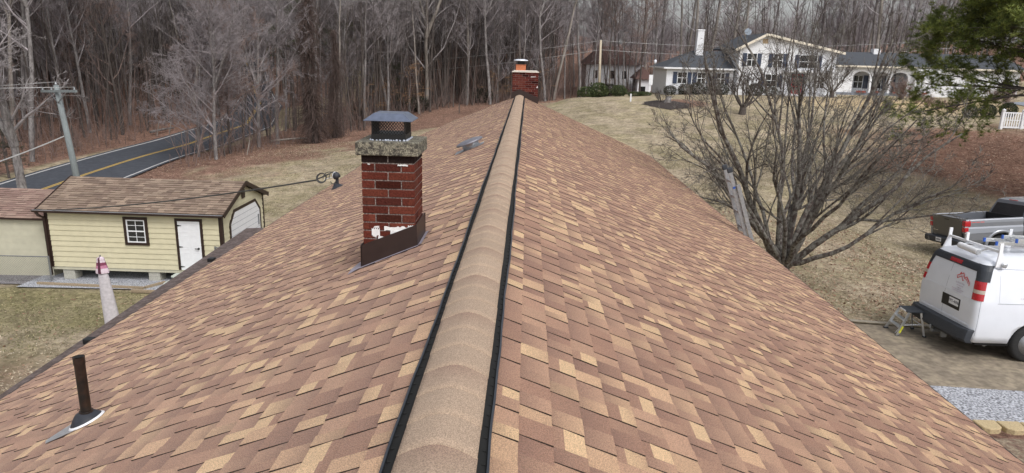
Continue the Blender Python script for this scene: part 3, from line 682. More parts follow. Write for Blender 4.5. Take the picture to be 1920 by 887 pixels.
for y in (LY0+.035, LY1-.035):
    mb = MB(); mb.bar(LP(Ld-.03, y, -.075), LP(Ld+.07, y, -.075), .05, .10, upv=tuple(nn)); mb.build('end_cap', M['dkplastic'], lad, bevel=.02, seg=3)
for y in (LY0, LY1):
    mb = MB(); mb.bar(LP(-.02, y), LP(.06, y), .05, .10, upv=tuple(nn)); mb.build('foot', M['dkplastic'], lad, bevel=.01)
mb = MB(); mb.bar(LP(Ld-.34, LY0+.018, -.075), LP(Ld-.30, LY0+.018, -.075), .004, .05, upv=tuple(nn)); mb.build('sticker', M['blue'], lad)
# ================================================================ SHEDS
def lap_wall(mb, a, b_, z0, ztop, thick=.026, step=.185, nrm=(0, -1)):
    """lap siding between xy points a,b; ztop(t) gives the top height along the wall"""
    a = Vector(a); b_ = Vector(b_); n = Vector((nrm[0], nrm[1])); z = z0
    zt_max = max(ztop(i/20) for i in range(21))
    while z < zt_max-.01:
        z1 = min(z+step, zt_max)
        ts = [i/40 for i in range(41)]; ok = [t for t in ts if ztop(t) > z+.02]
        if not ok: break
        t0, t1 = min(ok), max(ok); ok2 = [t for t in ts if ztop(t) >= z1-.001] or ok; u0, u1 = min(ok2), max(ok2)
        p = lambda t, off, zz: (a.x+(b_.x-a.x)*t+n.x*off, a.y+(b_.y-a.y)*t+n.y*off, zz)
        v = [p(t0, thick, z), p(t1, thick, z), p(u1, .002, z1), p(u0, .002, z1), p(t0, 0, z), p(t1, 0, z)]
        mb.add(v, [(0, 1, 2, 3), (4, 5, 1, 0)]); z = z1
def shingle_rows(mb, P, nu, r, pal, run=.3):
    """P(u,v,h): v runs up the slope from 0 (eave) to 1"""
    for k in range(nu[1]):
        v0, v1 = k/nu[1], (k+1)/nu[1]; u = -r.rand()*.5/nu[0]
        while u < 1:
            du = r.uniform(.6, 1.5)/nu[0]; a, b_ = max(u, 0), min(u+du, 1); u += du
            if b_ <= a: continue
            c = np.array(pal[r.randint(len(pal))])*r.uniform(.88, 1.1); h = r.choice([.012, .022])
            q = [P(a, v0, h), P(b_, v0, h), P(b_, v1, .006), P(a, v1, .006)]
            mb.add(q, [(0, 1, 2, 3)], tuple(c)); mb.add([P(a, v0, -.005), P(b_, v0, -.005), P(b_, v0, h), P(a, v0, h)], [(0, 1, 2, 3)], tuple(c*.25))
SX0, SX1, SY0, SY1, SYR, SZ0, SZE, SZR = -15.93, -9.93, 22.5, 26.25, 24.35, .42, 2.40, 3.17
shed = thing('shed', 'pale yellow garden shed with brown trim, brown shingle roof, white door and white garage door', 'shed', ((SX0+SX1)/2, (SY0+SY1)/2, .1))
mb = MB(); lap_wall(mb, (SX0, SY0), (SX1, SY0), SZ0, lambda t: SZE)
gab = lambda t: SZE+(SZR-SZE-.02)*(1-abs(t-(SYR-SY0)/(SY1-SY0))/((SYR-SY0)/(SY1-SY0) if t < (SYR-SY0)/(SY1-SY0) else 1-(SYR-SY0)/(SY1-SY0)))
lap_wall(mb, (SX1, SY0), (SX1, SY1), SZ0, gab, nrm=(1, 0)); lap_wall(mb, (SX0, SY1), (SX0, SY0), SZ0, lambda t: gab(1-t), nrm=(-1, 0)); lap_wall(mb, (SX1, SY1), (SX0, SY1), SZ0, lambda t: SZE, nrm=(0, 1))
mb.build('wall', M['yellow'], shed)
mb = MB(); mb.box(SX0+.01, SX1-.01, SY0+.01, SY1-.01, SZ0-.06, SZ0-.005); mb.box(SX0-.0, SX1+.0, SY0-.002, SY0+.04, SZ0-.11, SZ0-.002); mb.build('floor_frame', M['cream'], shed)
ov = .16; pal = [srgb(134, 116, 101), srgb(123, 105, 91), srgb(113, 95, 83), srgb(143, 125, 109)]
mb = MB(); r = np.random.RandomState(21)
ex0, ex1 = SX0-.17, SX1+.17; eF = (SY0-ov, SZE-.02); eB = (SY1+ov, SZE-.06)
shingle_rows(mb, lambda u, v, h: (ex0+(ex1-ex0)*u, eF[0]+(SYR-eF[0])*v, eF[1]+.06+(SZR+.05-eF[1]-.06)*v+h), (27, 15), r, pal)
shingle_rows(mb, lambda u, v, h: (ex1+(ex0-ex1)*u, eB[0]+(SYR-eB[0])*v, eB[1]+.06+(SZR+.05-eB[1]-.06)*v+h), (27, 15), r, pal)
sroof = mb.build('roof', M['shingle'], shed)
mb = MB(); mb.prism([(ex0, eF[0], eF[1]+.055), (ex0, SYR, SZR+.045), (ex0, eB[0], eB[1]+.055), (ex0, eB[0], eB[1]-.01), (ex0, SYR, SZR-.03), (ex0, eF[0], eF[1]-.01)], (ex1-ex0, 0, 0)); mb.build('roof_deck', M['trim'], sroof)
for x in (ex0-.012, ex1+.012):
    mb = MB(); mb.bar((x, eF[0]-.02, eF[1]+.02), (x, SYR, SZR+.01), .024, .15); mb.bar((x, SYR, SZR+.01), (x, eB[0]+.02, eB[1]+.02), .024, .15); mb.build('barge_board', M['trim'], shed)
for x, y in ((SX0, SY0), (SX1, SY0), (SX1, SY1), (SX0, SY1)):
    sx = -1 if x == SX0 else 1; sy = -1 if y == SY0 else 1
    mb = MB(); mb.box(*sorted((x+sx*.028, x-sx*.09)), *sorted((y+sy*.028, y+sy*.001)), SZ0-.02, SZE); mb.box(*sorted((x+sx*.028, x+sx*.001)), *sorted((y+sy*.0005, y-sy*.09)), SZ0-.02, SZE); mb.build('corner_board', M['trim'], shed)
mb = MB(); mb.box(ex0-.1, ex1-.02, eF[0]-.10, eF[0]-.005, eF[1]-.02, eF[1]+.05); g = mb.build('gutter', M['trim'], shed, bevel=.01)
mb = MB(); mb.box(ex0-.1, ex1-.02, eF[0]-.09, eF[0]-.02, eF[1]+.051, eF[1]+.056); mb.build('gutter_guard', M['galv'], g)
mb = MB(); mb.tube([(SX0-.17, eF[0]-.05, eF[1]), (SX0-.1, eF[0]-.02, eF[1]-.14), (SX0-.02, SY0-.06, eF[1]-.24), (SX0-.02, SY0-.06, .12)], .045, 6); mb.build('downspout', M['trim'], shed)
# window
wx0, wx1, wz0, wz1 = -13.17, -12.53, 1.36, 2.16
mb = MB(); t_ = .09; y = SY0-.062
mb.box(wx0-t_, wx1+t_, y, y+.05, wz1, wz1+t_); mb.box(wx0-t_, wx1+t_, y, y+.05, wz0-t_, wz0); mb.box(wx0-t_, wx0, y, y+.05, wz0, wz1); mb.box(wx1, wx1+t_, y, y+.05, wz0, wz1)
win = mb.build('window', M['trim'], shed)
mb = MB(); y2 = y+.012
for a in (wx0+.003, wx1-.043): mb.box(a, a+.04, y2, y2+.03, wz0, wz1)
for z in (wz0+.002, (wz0+wz1)/2-.02, wz1-.042): mb.box(wx0+.044, wx1-.044, y2+.001, y2+.03, z, z+.04)
for i in (1, 2):
    x = wx0+(wx1-wx0)*i/3 if False else wx0+(wx1-wx0)*.5
mb.box((wx0+wx1)/2-.008, (wx0+wx1)/2+.008, y2+.006, y2+.02, wz0+.04, (wz0+wz1)/2-.02); mb.box((wx0+wx1)/2-.008, (wx0+wx1)/2+.008, y2+.006, y2+.02, (wz0+wz1)/2+.02, wz1-.04)
for z in (wz0+(wz1-wz0)*.25, wz0+(wz1-wz0)*.75): mb.box(wx0+.044, (wx0+wx1)/2-.009, y2+.006, y2+.02, z-.008, z+.008); mb.box((wx0+wx1)/2+.009, wx1-.044, y2+.006, y2+.02, z-.008, z+.008)
mb.build('sash', M['white'], win)
mb = MB(); mb.box(wx0+.001, wx1-.001, y2+.022, y2+.026, wz0+.001, wz1-.001); mb.build('pane', M['glass'], win)
# entrance door
dx0, dx1, dz0, dz1 = -11.42, -10.66, .44, 2.16
mb = MB(); y = SY0-.05; t_ = .085
mb.box(dx0-t_, dx1+t_, y, y+.045, dz1, dz1+t_); mb.box(dx0-t_, dx0, y, y+.045, dz0, dz1); mb.box(dx1, dx1+t_, y, y+.045, dz0, dz1); df = mb.build('door_frame', M['trim'], shed)
mb = MB(); mb.box(dx0+.003, dx1-.003, y+.008, y+.04, dz0, dz1-.003)
dr = mb.build('door', M['white'], shed)
mb = MB()
for (z0, z1) in ((.17, .62), (.74, 1.22), (1.34, 1.60)):
    for (a, b_) in ((.09, .34), (.43, .68)):
        x0, x1 = dx0+a, dx0+b_; zz0, zz1 = dz0+z0, dz0+z1
        for q in ((x0, x1, zz0, zz0+.016), (x0, x1, zz1-.016, zz1), (x0, x0+.016, zz0+.016, zz1-.016), (x1-.016, x1, zz0+.016, zz1-.016)): mb.box(q[0], q[1], y+.001, y+.012, q[2], q[3])
        mb.box(x0+.045, x1-.045, y+.003, y+.012, zz0+.045, zz1-.045)
mb.build('door_panels', M['white'], dr)
mb = MB(); mb.lathe([(.035, 0), (.035, .012), (.02, .02), (.032, .05), (.01, .065)], (dx1-.09, y+.005, dz0+.78), 12, Matrix.Rotation(math.pi/2, 3, 'X')); mb.bar((dx1-.09, y-.05, dz0+.78), (dx1-.2, y-.05, dz0+.78), .018); mb.build('handle', M['black'], dr)
mb = MB()
for z in (dz0+.12, dz0+.82, dz1-.15): mb.prism([(dx0-.03, y-.003, z-.03), (dx0+.14, y-.003, z-.006), (dx0+.14, y-.003, z+.006), (dx0-.03, y-.003, z+.03)], (0, -.006, 0))
mb.build('hinges', M['black'], dr)
# garage door in the gable
gy0, gy1, gz0, gz1 = 23.15, 25.78, .46, 2.28; X = SX1+.045; cc = .38
mb = MB(); o4 = [(gy0, gz0), (gy0, gz1-cc), (gy0+cc, gz1), (gy1-cc, gz1), (gy1, gz1-cc), (gy1, gz0)]; ex = .1
outer = [(gy0-ex, gz0), (gy0-ex, gz1-cc+.04), (gy0+cc-.04, gz1+ex), (gy1-cc+.04, gz1+ex), (gy1+ex, gz1-cc+.04), (gy1+ex, gz0)]
for i in range(5):
    a, b_, c, d = o4[i], o4[i+1], outer[i+1], outer[i]
    mb.prism([(X, a[0], a[1]), (X, b_[0], b_[1]), (X, c[0], c[1]), (X, d[0], d[1])], (-.03, 0, 0))
gf = mb.build('garage_door_frame', M['trim'], shed)
mb = MB(); mb.prism([(X-.01, p_[0], p_[1]) for p_ in o4], (-.02, 0, 0)); gd = mb.build('garage_door', M['white'], shed)
mb = MB()
for k in range(1, 9):
    z = gz0+k*(gz1-gz0)/9; ins = max(0, z-(gz1-cc)); mb.box(X-.0085, X-.006, gy0+ins+.03, gy1-ins-.03, z-.006, z+.006)
mb.build('panel_grooves', M['seam'], gd)
mb = MB(); mb.box(X-.008, X+.02, 24.42, 24.5, .95, 1.0); mb.box(X-.008, X+.03, gy1-.2, gy1-.17, 1.35, 1.75); mb.build('handle', M['metal_grey'], gd)
mb = MB(); mb.box(X-.012, X+.008, 24.22, 24.5, 2.62, 2.92); mb.build('gable_vent', M['trim'], shed)
mb = MB()
for x, wd in ((SX0+.32, .40), (SX0+3.3, .40), (SX0+5.15, .22)):
    mb = MB(); mb.box(x, x+wd, SY0+.04, SY0+.44, -.05, .128); mb.box(x, x+wd, SY0+.04, SY0+.44, .13, .305); mb.build('block_pier', M['block'], shed, bevel=.01)
for x in (SX0+.3, SX0+3, SX1-.5): mb = MB(); mb.box(x, x+.4, SY1-.6, SY1-.2, -.1, .305); mb.build('block_pier', M['block'], shed, bevel=.01)
mb = MB(); mb.tube([(SX0+1.6, SY0+.3, -.05), (SX0+1.62, SY0+.3, .31)], .02, 6); mb.build('prop', M['galv'], shed)
st = thing('doorstep', 'two-tread grey-green wooden step below the white shed door', 'step', (-11.0, 22.2, .05))
mb = MB(); mb.box(-11.62, -10.5, 22.1, 22.44, .27, .33); mb.box(-11.58, -10.54, 22.12, 22.42, .06, .268); mb.box(-11.74, -10.4, 21.78, 22.098, .11, .17); mb.box(-11.7, -10.44, 21.8, 22.09, .02, .108); mb.build('treads', M['step'], st, bevel=.008)
# timber edging
def timber(a, b_, label):
    a = Vector((*a, gz(*a)+.075)); b_ = Vector((*b_, gz(*b_)+.075)); mb = MB(); mb.bar(a, b_, .09, .10); o = mb.build('landscape_timber', M['timber'], bevel=.01)
    return tag(o, label, 'timber', 'landscape timbers edging the shed gravel')
timber((-16.1, 21.9), (-12.3, 21.6), 'long landscape timber lying along the gravel in front of the yellow shed')
timber((-12.3, 21.66), (-11.95, 22.3), 'short landscape timber turned in beside the shed step')
timber((-12.55, 21.3), (-9.3, 21.25), 'landscape timber nearest the house roof, in front of the step gravel')
sheet('gravel_pad', lambda y: -12.2, lambda y: -9, np.arange(21.3, 21.7, .18), M['gravel'], .055, 4)
# second, lower shed at the left
s2 = thing('shed', 'low cream lean-to shed with a reddish shingle roof behind the chain link fence', 'shed', (-19, 24.5, .0))
mb = MB(); lap_wall(mb, (-23, 22.95), (-16.22, 22.95), -.12, lambda t: 1.93, thick=.008, step=.24); lap_wall(mb, (-16.22, 22.95), (-16.22, 26.4), -.12, lambda t: 1.9, nrm=(1, 0)); lap_wall(mb, (-23, 26.4), (-23, 22.95), -.12, lambda t: 1.9, nrm=(-1, 0)); lap_wall(mb, (-16.22, 26.4), (-23, 26.4), -.12, lambda t: 1.9, nrm=(0, 1))
mb.build('wall', M['cream'], s2)
mb = MB(); r = np.random.RandomState(5)
pal2 = [srgb(148, 124, 112), srgb(138, 113, 102), srgb(130, 104, 95)]
A0 = (-23.1, 22.8, 2.0); 
shingle_rows(mb, lambda u, v, h: (-23.1+(7.0)*u, 22.8+2.0*v, 2.0+.62*v+h), (28, 14), r, pal2)
shingle_rows(mb, lambda u, v, h: (-16.1-7*u, 26.8-2.0*v, 2.0+.62*v+h), (28, 14), r, pal2)
rf = mb.build('roof', M['shingle'], s2)
mb = MB(); mb.prism([(-23.1, 22.8, 1.995), (-23.1, 24.8, 2.615), (-23.1, 26.8, 1.995), (-23.1, 26.8, 1.94), (-23.1, 22.8, 1.94)], (7.0, 0, 0)); mb.build('roof_deck', M['trim'], rf)
# ================================================================ CHAIN LINK
def chain_link(name, pts, h, label, zb=None, gate=False):
    a, b_ = Vector(pts[0]), Vector(pts[1]); t = thing(name, label, 'fence', (*a, gz(*a)))
    L = (b_-a).length; n = max(1, round(L/2.4)); zb = zb if zb is not None else gz(*a)
    for i in range(n+1):
        p = a.lerp(b_, i/n); mb = MB(); mb.tube([(p.x, p.y, min(zb, gz(p.x, p.y))-.1), (p.x, p.y, zb+h+.03)], .03, 8); mb.build('post', M['metal_grey'], t)
    mb = MB(); mb.tube([(a.x, a.y, zb+h), (b_.x, b_.y, zb+h)], .022, 6); mb.build('top_rail', M['metal_grey'], t)
    mb = MB(); st_ = .085; m_ = int(L/st_)
    d = (b_-a).normalized(); hh = h-.03
    k = -int(hh/st_)-1
    while k <= m_:
        for sg in (1, -1):
            x0 = k*st_; x1 = x0+hh; z0, z1 = (0, hh) if sg > 0 else (hh, 0)
            a0, a1 = max(x0, 0), min(x1, L)
            if a1 > a0:
                zz0 = z0+(z1-z0)*(a0-x0)/hh; zz1 = z0+(z1-z0)*(a1-x0)/hh
                mb.bar((a.x+d.x*a0, a.y+d.y*a0, zb+.02+zz0), (a.x+d.x*a1, a.y+d.y*a1, zb+.02+zz1), .004)
        k += 1
    mb.build('mesh_wire', M['metal_grey'], t); return t
chain_link('chain_link_fence', ((-15.85, 22.25), (-24.5, 22.0)), .92, 'grey chain link fence in front of the cream lean-to shed', zb=-.1)
chain_link('chain_link_fence', ((-10.05, 22.15), (-4.6, 21.4)), 1.25, 'short grey chain link fence between the yellow shed corner and the house roof', zb=.12)
# ================================================================ UMBRELLA
um = thing('patio_umbrella', 'closed patio umbrella in grey cover with pink striped top, in the left yard', 'umbrella', (-10.74, 17.3, gz(-10.74, 17.3)), (0, math.radians(-3.2), 0))
r = random.Random(2)
def pleat(prof, n=36, amp=.12, fold=7, ph=0):
    v = []; k = len(prof)
    for rr, z in prof:
        for j in range(n):
            a = 2*math.pi*j/n; q = rr*(1+amp*math.sin(fold*a+ph+z*1.3)); v.append((q*math.cos(a), q*.75*math.sin(a), z))
    return v, [(i*n+j, i*n+(j+1) % n, (i+1)*n+(j+1) % n, (i+1)*n+j) for i in range(k-1) for j in range(n)]
mb = MB(); mb.add(*pleat([(.20, .33), (.205, .5), (.19, .9), (.165, 1.4), (.135, 1.85), (.11, 2.06), (.06, 2.1)], amp=.05, fold=3)); mb.build('cover', M['fabric'], um, smooth=True, local=True)
mb = MB(); pr = [(.165, 1.99), (.16, 2.05), (.145, 2.12), (.125, 2.2), (.11, 2.28), (.095, 2.34), (.10, 2.36), (.085, 2.40), (.02, 2.43)]
v, f = pleat(pr, amp=.10, fold=5); pk = [srgb(120, 62, 84), srgb(206, 190, 200), srgb(206, 190, 200), srgb(178, 120, 145), srgb(206, 190, 200), srgb(110, 55, 75)]
for i, q in enumerate(f):
    j = i % 36; ring = i//36; c = pk[ring % 3+(0 if ring % 2 else 1)] if j not in (24, 25, 26, 27) else srgb(85, 45, 62); mb.add([v[t] for t in q], [(0, 1, 2, 3)], c)
mb.build('canopy', M['stripe'], um, smooth=False, local=True)
mb = MB(); mb.tube([(0, 0, .05), (0, 0, .5)], .024, 10); mb.tube([(0, 0, 2.40), (0, 0, 2.47)], .02, 8); mb.build('pole', M['metal_grey'], um, local=True)
mb = MB(); mb.lathe([(.27, 0), (.27, .05), (.06, .08), (.04, .2)], (0, 0, 0), 20); mb.build('base', M['dkplastic'], um, smooth=True, local=True)
# ================================================================ UTILITY POLES, WIRES
def strand(a, b_, sag, rad, m, label, name='power_line', group='overhead wires'):
    return cable(name, a, b_, sag, rad, m, label, group)
bp_ = (-20.9, 32.0); z0 = gz(*bp_); ptop = Vector(atY(105, 160, 32.0)); pb = Vector((-21.2, 32, z0))
pb = Vector(atY(143, 327, 32.0)); pb = ptop.lerp(pb, (ptop.z-z0)/(ptop.z-pb.z))
up1 = thing('utility_pole', 'leaning grey wooden utility pole with a crossarm rising behind the yellow shed', 'utility pole', pb)
mb = MB(); mb.tube([pb+Vector((0, 0, -.4)), pb.lerp(ptop, .5), ptop], [.16, .14, .115], 12); mb.build('pole', M['pole'], up1, smooth=True)
ca, cb_ = Vector(atY(78, 171, 32.3)), Vector(atY(143, 171, 31.2)); mb = MB(); mb.bar(ca, cb_, .09, .11); mb.build('crossarm', M['pole'], up1)
mb = MB(); mb.bar(ca.lerp(cb_, .2), ptop+(pb-ptop)*.12+Vector((0, -.12, 0)), .03); mb.bar(ca.lerp(cb_, .75), ptop+(pb-ptop)*.12+Vector((0, -.12, 0)), .03); mb.build('brace', M['metal_grey'], up1)
for t in (.04, .3, .95):
    p = ca.lerp(cb_, t); mb = MB(); mb.lathe([(.035, .05), (.06, .08), (.04, .12), (.055, .15), (.02, .19)], p, 10); mb.build('insulator', M['metal_grey'], up1)
mb = MB(); mb.lathe([(.05, 0), (.07, .05), (.05, .1), (.03, .16)], ptop, 10); mb.build('insulator', M['metal_grey'], up1)
off = Vector((-22, -6, -.1))
for i, (t, dz) in enumerate(((.04, 0), (.3, 0), (.95, 0))):
    p = ca.lerp(cb_, t)+Vector((0, 0, .18)); strand(p, p+Vector((-24, -3, .3)), .35, .009, M['wire_pale'], 'thin overhead wire running left off the pole crossarm')
strand(ptop+Vector((0, 0, .15)), ptop+Vector((-24, -3, -1.0)), .3, .010, M['wire_pale'], 'thin overhead wire running left off the pole tip')
q = ptop.lerp(pb, .35); strand(q, Vector(atY(-120, 340, 31)), .12, .03, M['wire_pale'], 'thick pale cable sloping down left from the middle of the leaning pole', 'guy_cable')
q = ptop.lerp(pb, .2); strand(q, q+Vector((-22, -3, -1.2)), .5, .010, M['wire'], 'dark wire leaving the leaning pole below the crossarm')
p2 = Vector((9.28, 90, 0)); p2.z = gz(9.28, 90)
up2 = thing('utility_pole', 'pale wooden utility pole without crossarm on the lawn crest left of the white house', 'utility pole', p2)
t2 = Vector((9.15, 90, 10.0)); mb = MB(); mb.tube([p2-Vector((0, 0, .3)), p2.lerp(t2, .5), t2], [.19, .16, .13], 10); mb.build('pole', M['pole_tan'], up2, smooth=True)
mb = MB(); mb.lathe([(.06, 0), (.08, .06), (.05, .15)], t2, 8); mb.build('insulator', M['metal_grey'], up2)
for dz, lb in ((-.05, 'upper'), (-1.15, 'lower')):
    a = t2+Vector((0, 0, dz))
    strand(a, (-58, 96, 7.0+dz*1.6), 2.2, .022, M['wire_pale'], f'{lb} grey wire running left from the pale pole, crossing behind the far chimney')
    strand(a, (62, 93, 12.4+dz), 1.2, .020, M['wire_pale'], f'{lb} grey wire running right from the pale pole to behind the pine')
# ================================================================ RETAINING WALL
rw = thing('retaining_wall', 'tan concrete block retaining wall holding the gravel beside the right eave', 'retaining wall', (9, 10.2, 1.9))
x = 6.5; r = random.Random(3)
mb0 = None
while x < 12:
    for row, dy in ((0, 0), (1, -.06)):
        zt = gz(x+.2, 10.25)+.10-row*.16
        mb = MB(); mb.prism([(x+.004, 10.36+dy, zt-.15), (x+.03, 10.12+dy, zt-.15), (x+.12, 10.06+dy, zt-.15), (x+.26, 10.07+dy, zt-.15), (x+.35, 10.14+dy, zt-.15), (x+.376, 10.36+dy, zt-.15)], (0, 0, .146)); mb.build('block', M['rblock'], rw, bevel=.012, seg=1)
    x += .385
sheet('garden_soil', lambda y: 5.2, lambda y: 20, np.arange(6, 10.1, .3), mat('leafy_soil', (.16, .10, .075), 1, .4, 8, col2=(.26, .21, .15), bump=.8), .02, 30)
# ================================================================ WHITE VAN
van = thing('work_van', 'white panel van seen from behind, with roof ladder rack and red house logo', 'van', (9.34, 14.22, 2.035), (math.radians(-2.6), 0, math.radians(1.1)))
van.scale = (1, 1, 1.055)
ZL = [.36, .5, .8, 1.1, 1.2, 1.5, 1.75, 1.84, 1.91, 1.97, 2.0]
WL = [.94, .975, 1.0, 1.0, .985, .935, .88, .835, .76, .63, .43]
XR = [.03, .0, .0, .0, .01, .055, .115, .155, .25, .42, .75]
XF = [5.5, 5.6, 5.62, 5.35, 5.0, 4.6, 4.3, 4.15, 3.95, 3.6, 3.2]
def vS(s, z, off=0):
    w_ = np.interp(z, ZL, WL); xr = np.interp(z, ZL, XR); rc = .13; sg = 1 if s >= 0 else -1; a = abs(s)
    if a <= w_-rc: x, y, nx, ny = xr, a, -1, 0
    elif a <= w_-rc+rc*math.pi/2: t = (a-w_+rc)/rc; x, y, nx, ny = xr+rc*(1-math.cos(t)), w_-rc+rc*math.sin(t), -math.cos(t), math.sin(t)
    else: x, y, nx, ny = xr+rc+(a-w_+rc-rc*math.pi/2), w_, 0, 1
    return (x+nx*off, -sg*(y+ny*off), z)
def sS(x, z): return np.interp(z, ZL, WL)-.13+.13*math.pi/2+(x-np.interp(z, ZL, XR)-.13)
def corner_s(z): return np.interp(z, ZL, WL)-.13
def vpatch(name, m, s0, s1, z0, z1, off, parent, ns=10, nz=6, sg=1):
    f0 = s0 if callable(s0) else (lambda z: s0); f1 = s1 if callable(s1) else (lambda z: s1)
    mb = MB(); V = []; F = []
    for j in range(nz+1):
        z = z0+(z1-z0)*j/nz
        for i in range(ns+1): s = sg*(f0(z)+(f1(z)-f0(z))*i/ns); V.append(vS(s, z, off))
    n = ns+1
    for j in range(nz):
        for i in range(ns): a = j*n+i; F.append((a, a+1, a+n+1, a+n) if sg > 0 else (a+1, a, a+n, a+n+1))
    # skirt
    rim = [(0, i) for i in range(ns+1)]+[(j, ns) for j in range(1, nz+1)]+[(nz, i) for i in range(ns-1, -1, -1)]+[(j, 0) for j in range(nz-1, 0, -1)]
    b0 = len(V)
    for (j, i) in rim: z = z0+(z1-z0)*j/nz; s = sg*(f0(z)+(f1(z)-f0(z))*i/ns); V.append(vS(s, z, -.004))
    k = len(rim)
    for t in range(k):
        a = rim[t][0]*n+rim[t][1]; b_ = rim[(t+1) % k][0]*n+rim[(t+1) % k][1]; q = (b_, a, b0+t, b0+(t+1) % k); F.append(q if sg > 0 else q[::-1])
    mb.add(V, F); return mb.build(name, m, parent, local=True, smooth=False)
# body shell
mb = MB(); V = []; F = []; ring = None
for z in sorted(set(ZL+[.65, .95, 1.35, 1.62, 1.8])):
    w_ = np.interp(z, ZL, WL); xr = np.interp(z, ZL, XR); xf = np.interp(z, ZL, XF); rc = .13; rf = .3 if z < 1.1 else .25; P_ = []
    for i in range(7): P_.append((xr, -(w_-rc)*(i/6-0)*1.0))
    for i in range(1, 7): t = math.pi/2*i/6; P_.append((xr+rc*(1-math.cos(t)), -(w_-rc+rc*math.sin(t))))
    for i in range(1, 17): P_.append((xr+rc+(xf-rf-xr-rc)*i/16, -w_))
    for i in range(1, 7): t = math.pi/2*i/6; P_.append((xf-rf+rf*math.sin(t), -(w_-rf+rf*math.cos(t))))
    for i in range(1, 5): P_.append((xf, -(w_-rf)*(1-i/4)))
    full = P_+[(x, -y) for x, y in P_[-2:0:-1]]
    V += [(x, y, z) for x, y in full]; ring = len(full)
nz = len(V)//ring
for j in range(nz-1):
    for i in range(ring): a = j*ring+i; b_ = j*ring+(i+1) % ring; F.append((a, b_, b_+ring, a+ring))
F.append(tuple(reversed(range(ring)))); base = (nz-1)*ring
V.append((2.0, 0, 2.03)); F += [(base+i, base+(i+1) % ring, len(V)-1) for i in range(ring)]
mb.add(V, F); body = mb.build('body', M['van'], van, local=True, smooth=True)
mb = MB()
for wxx in (1.22, 4.65):
    for sy in (-1, 1): mb.tube([(wxx, sy*.72, .36), (wxx, sy*1.2, .36)], .435, 32)
cut(body, mb); body.parent = van
mb = MB(); mb.box(.15, 5.3, -.9, .9, .3, .37); mb.box(.75, 1.7, -.71, .71, .3, .9); mb.box(4.2, 5.1, -.71, .71, .3, .9); mb.build('underside', M['dark'], van, local=True)
vpatch('top_band', M['dkplastic'], lambda z: -corner_s(z)-.02, lambda z: corner_s(z)+.02, 1.72, 1.855, .012, body, 24, 5)
vpatch('brake_light', M['lens_red'], -.19, .19, 1.745, 1.815, .02, body, 6, 2)
for sg, lb in ((1, None), (-1, None)):
    e1 = lambda z: corner_s(z)+.24
    vpatch('corner_trim', M['dkplastic'], lambda z: corner_s(z)-.035-.03*max(0, (z-1.6)/.2), e1, 1.56, 1.86, .014, body, 8, 6, sg)
    for nm, m_, z0, z1 in (('tail_light', 'lens_red', 1.40, 1.558), ('reverse_light', 'lens_white', 1.33, 1.398), ('tail_light', 'lens_red', 1.20, 1.328)):
        vpatch(nm, M[m_], lambda z: corner_s(z)-.04, lambda z: corner_s(z)+.19, z0, z1, .014, body, 8, 3, sg)
    vpatch('door_seam', M['seam'], lambda z: corner_s(z)+.15, lambda z: corner_s(z)+.157, .5, 1.2, .0015, body, 1, 6, sg)
    vpatch('side_crease', M['seam'], lambda z: sS(.42, z), lambda z: sS(3.4, z), 1.155, 1.163, .002, body, 8, 1, sg)
    vpatch('side_panel', M['van'], lambda z: sS(.45, z), lambda z: sS(2.7, z), 1.17, 1.70, .005, body, 16, 6, sg)
    vpatch('drip_rail', M['seam'], lambda z: sS(.2, z), lambda z: sS(4.0, z), 1.80, 1.812, .006, body, 16, 1, sg)
    vpatch('side_window', M['glass'], lambda z: sS(3.55, z), lambda z: sS(4.35, z)-.1*(z-1.2), 1.22, 1.66, .004, body, 6, 4, sg)
vpatch('door_gap', M['seam'], -.055, -.049, .52, 1.72, .0015, body, 1, 8)
vpatch('door_crease', M['van'], lambda z: -corner_s(z)+.1, lambda z: corner_s(z)-.02, 1.185, 1.20, .008, body, 12, 1)
vpatch('lower_crease', M['van'], lambda z: -corner_s(z)+.06, lambda z: corner_s(z)-.0, .66, .69, .010, body, 12, 1)
vpatch('plate_recess', M['black'], -.10, .50, .86, 1.09, .006, body, 6, 3)
vpatch('licence_plate', M['white'], .15, .46, .93, 1.065, .012, body, 4, 2)
def on_rear(s, z): return Matrix(((0, 0, -1, vS(s, z, .014)[0]), (-1, 0, 0, -s), (0, 1, 0, z), (0, 0, 0, 1)))
text('TPT-4696', 'plate_number', .082, M['ink'], body, on_rear(.305, .975))
def on_side(x, z): return Matrix(((1, 0, 0, x), (0, 0, -1, -(np.interp(z, ZL, WL)+.0065)), (0, 1, 0, z), (0, 0, 0, 1)))
def tilt(Mx, a): return Mx @ Matrix.Rotation(a, 4, 'X')
def logo(Mx, k, name):
    mb = MB()
    def ln(pts, wd=.012):
        for a, b_ in zip(pts[:-1], pts[1:]): mb.bar((a[0]*k, a[1]*k, 0), (b_[0]*k, b_[1]*k, 0), wd*k, .002)
    ln([(-.30, .02), (-.02, .17), (.10, .02), (.30-.12, .09), (.40, -.06), (.42, -.15)], .026); ln([(-.27, .01), (-.24, -.05), (-.06, .06), (.05, -.07), (.10, -.04)], .022); ln([(-.17, .09), (-.17, .16), (-.14, .16), (-.14, .1)], .022)
    ln([(.10, .02), (.22, .0), (.36, -.10)], .018); ln([(.0, .07), (.02, .07)], .03); ln([(.22, .03), (.24, .03)], .02)
    o = mb.build(name, M['logo'], body, local=True); o.data.transform(Mx)
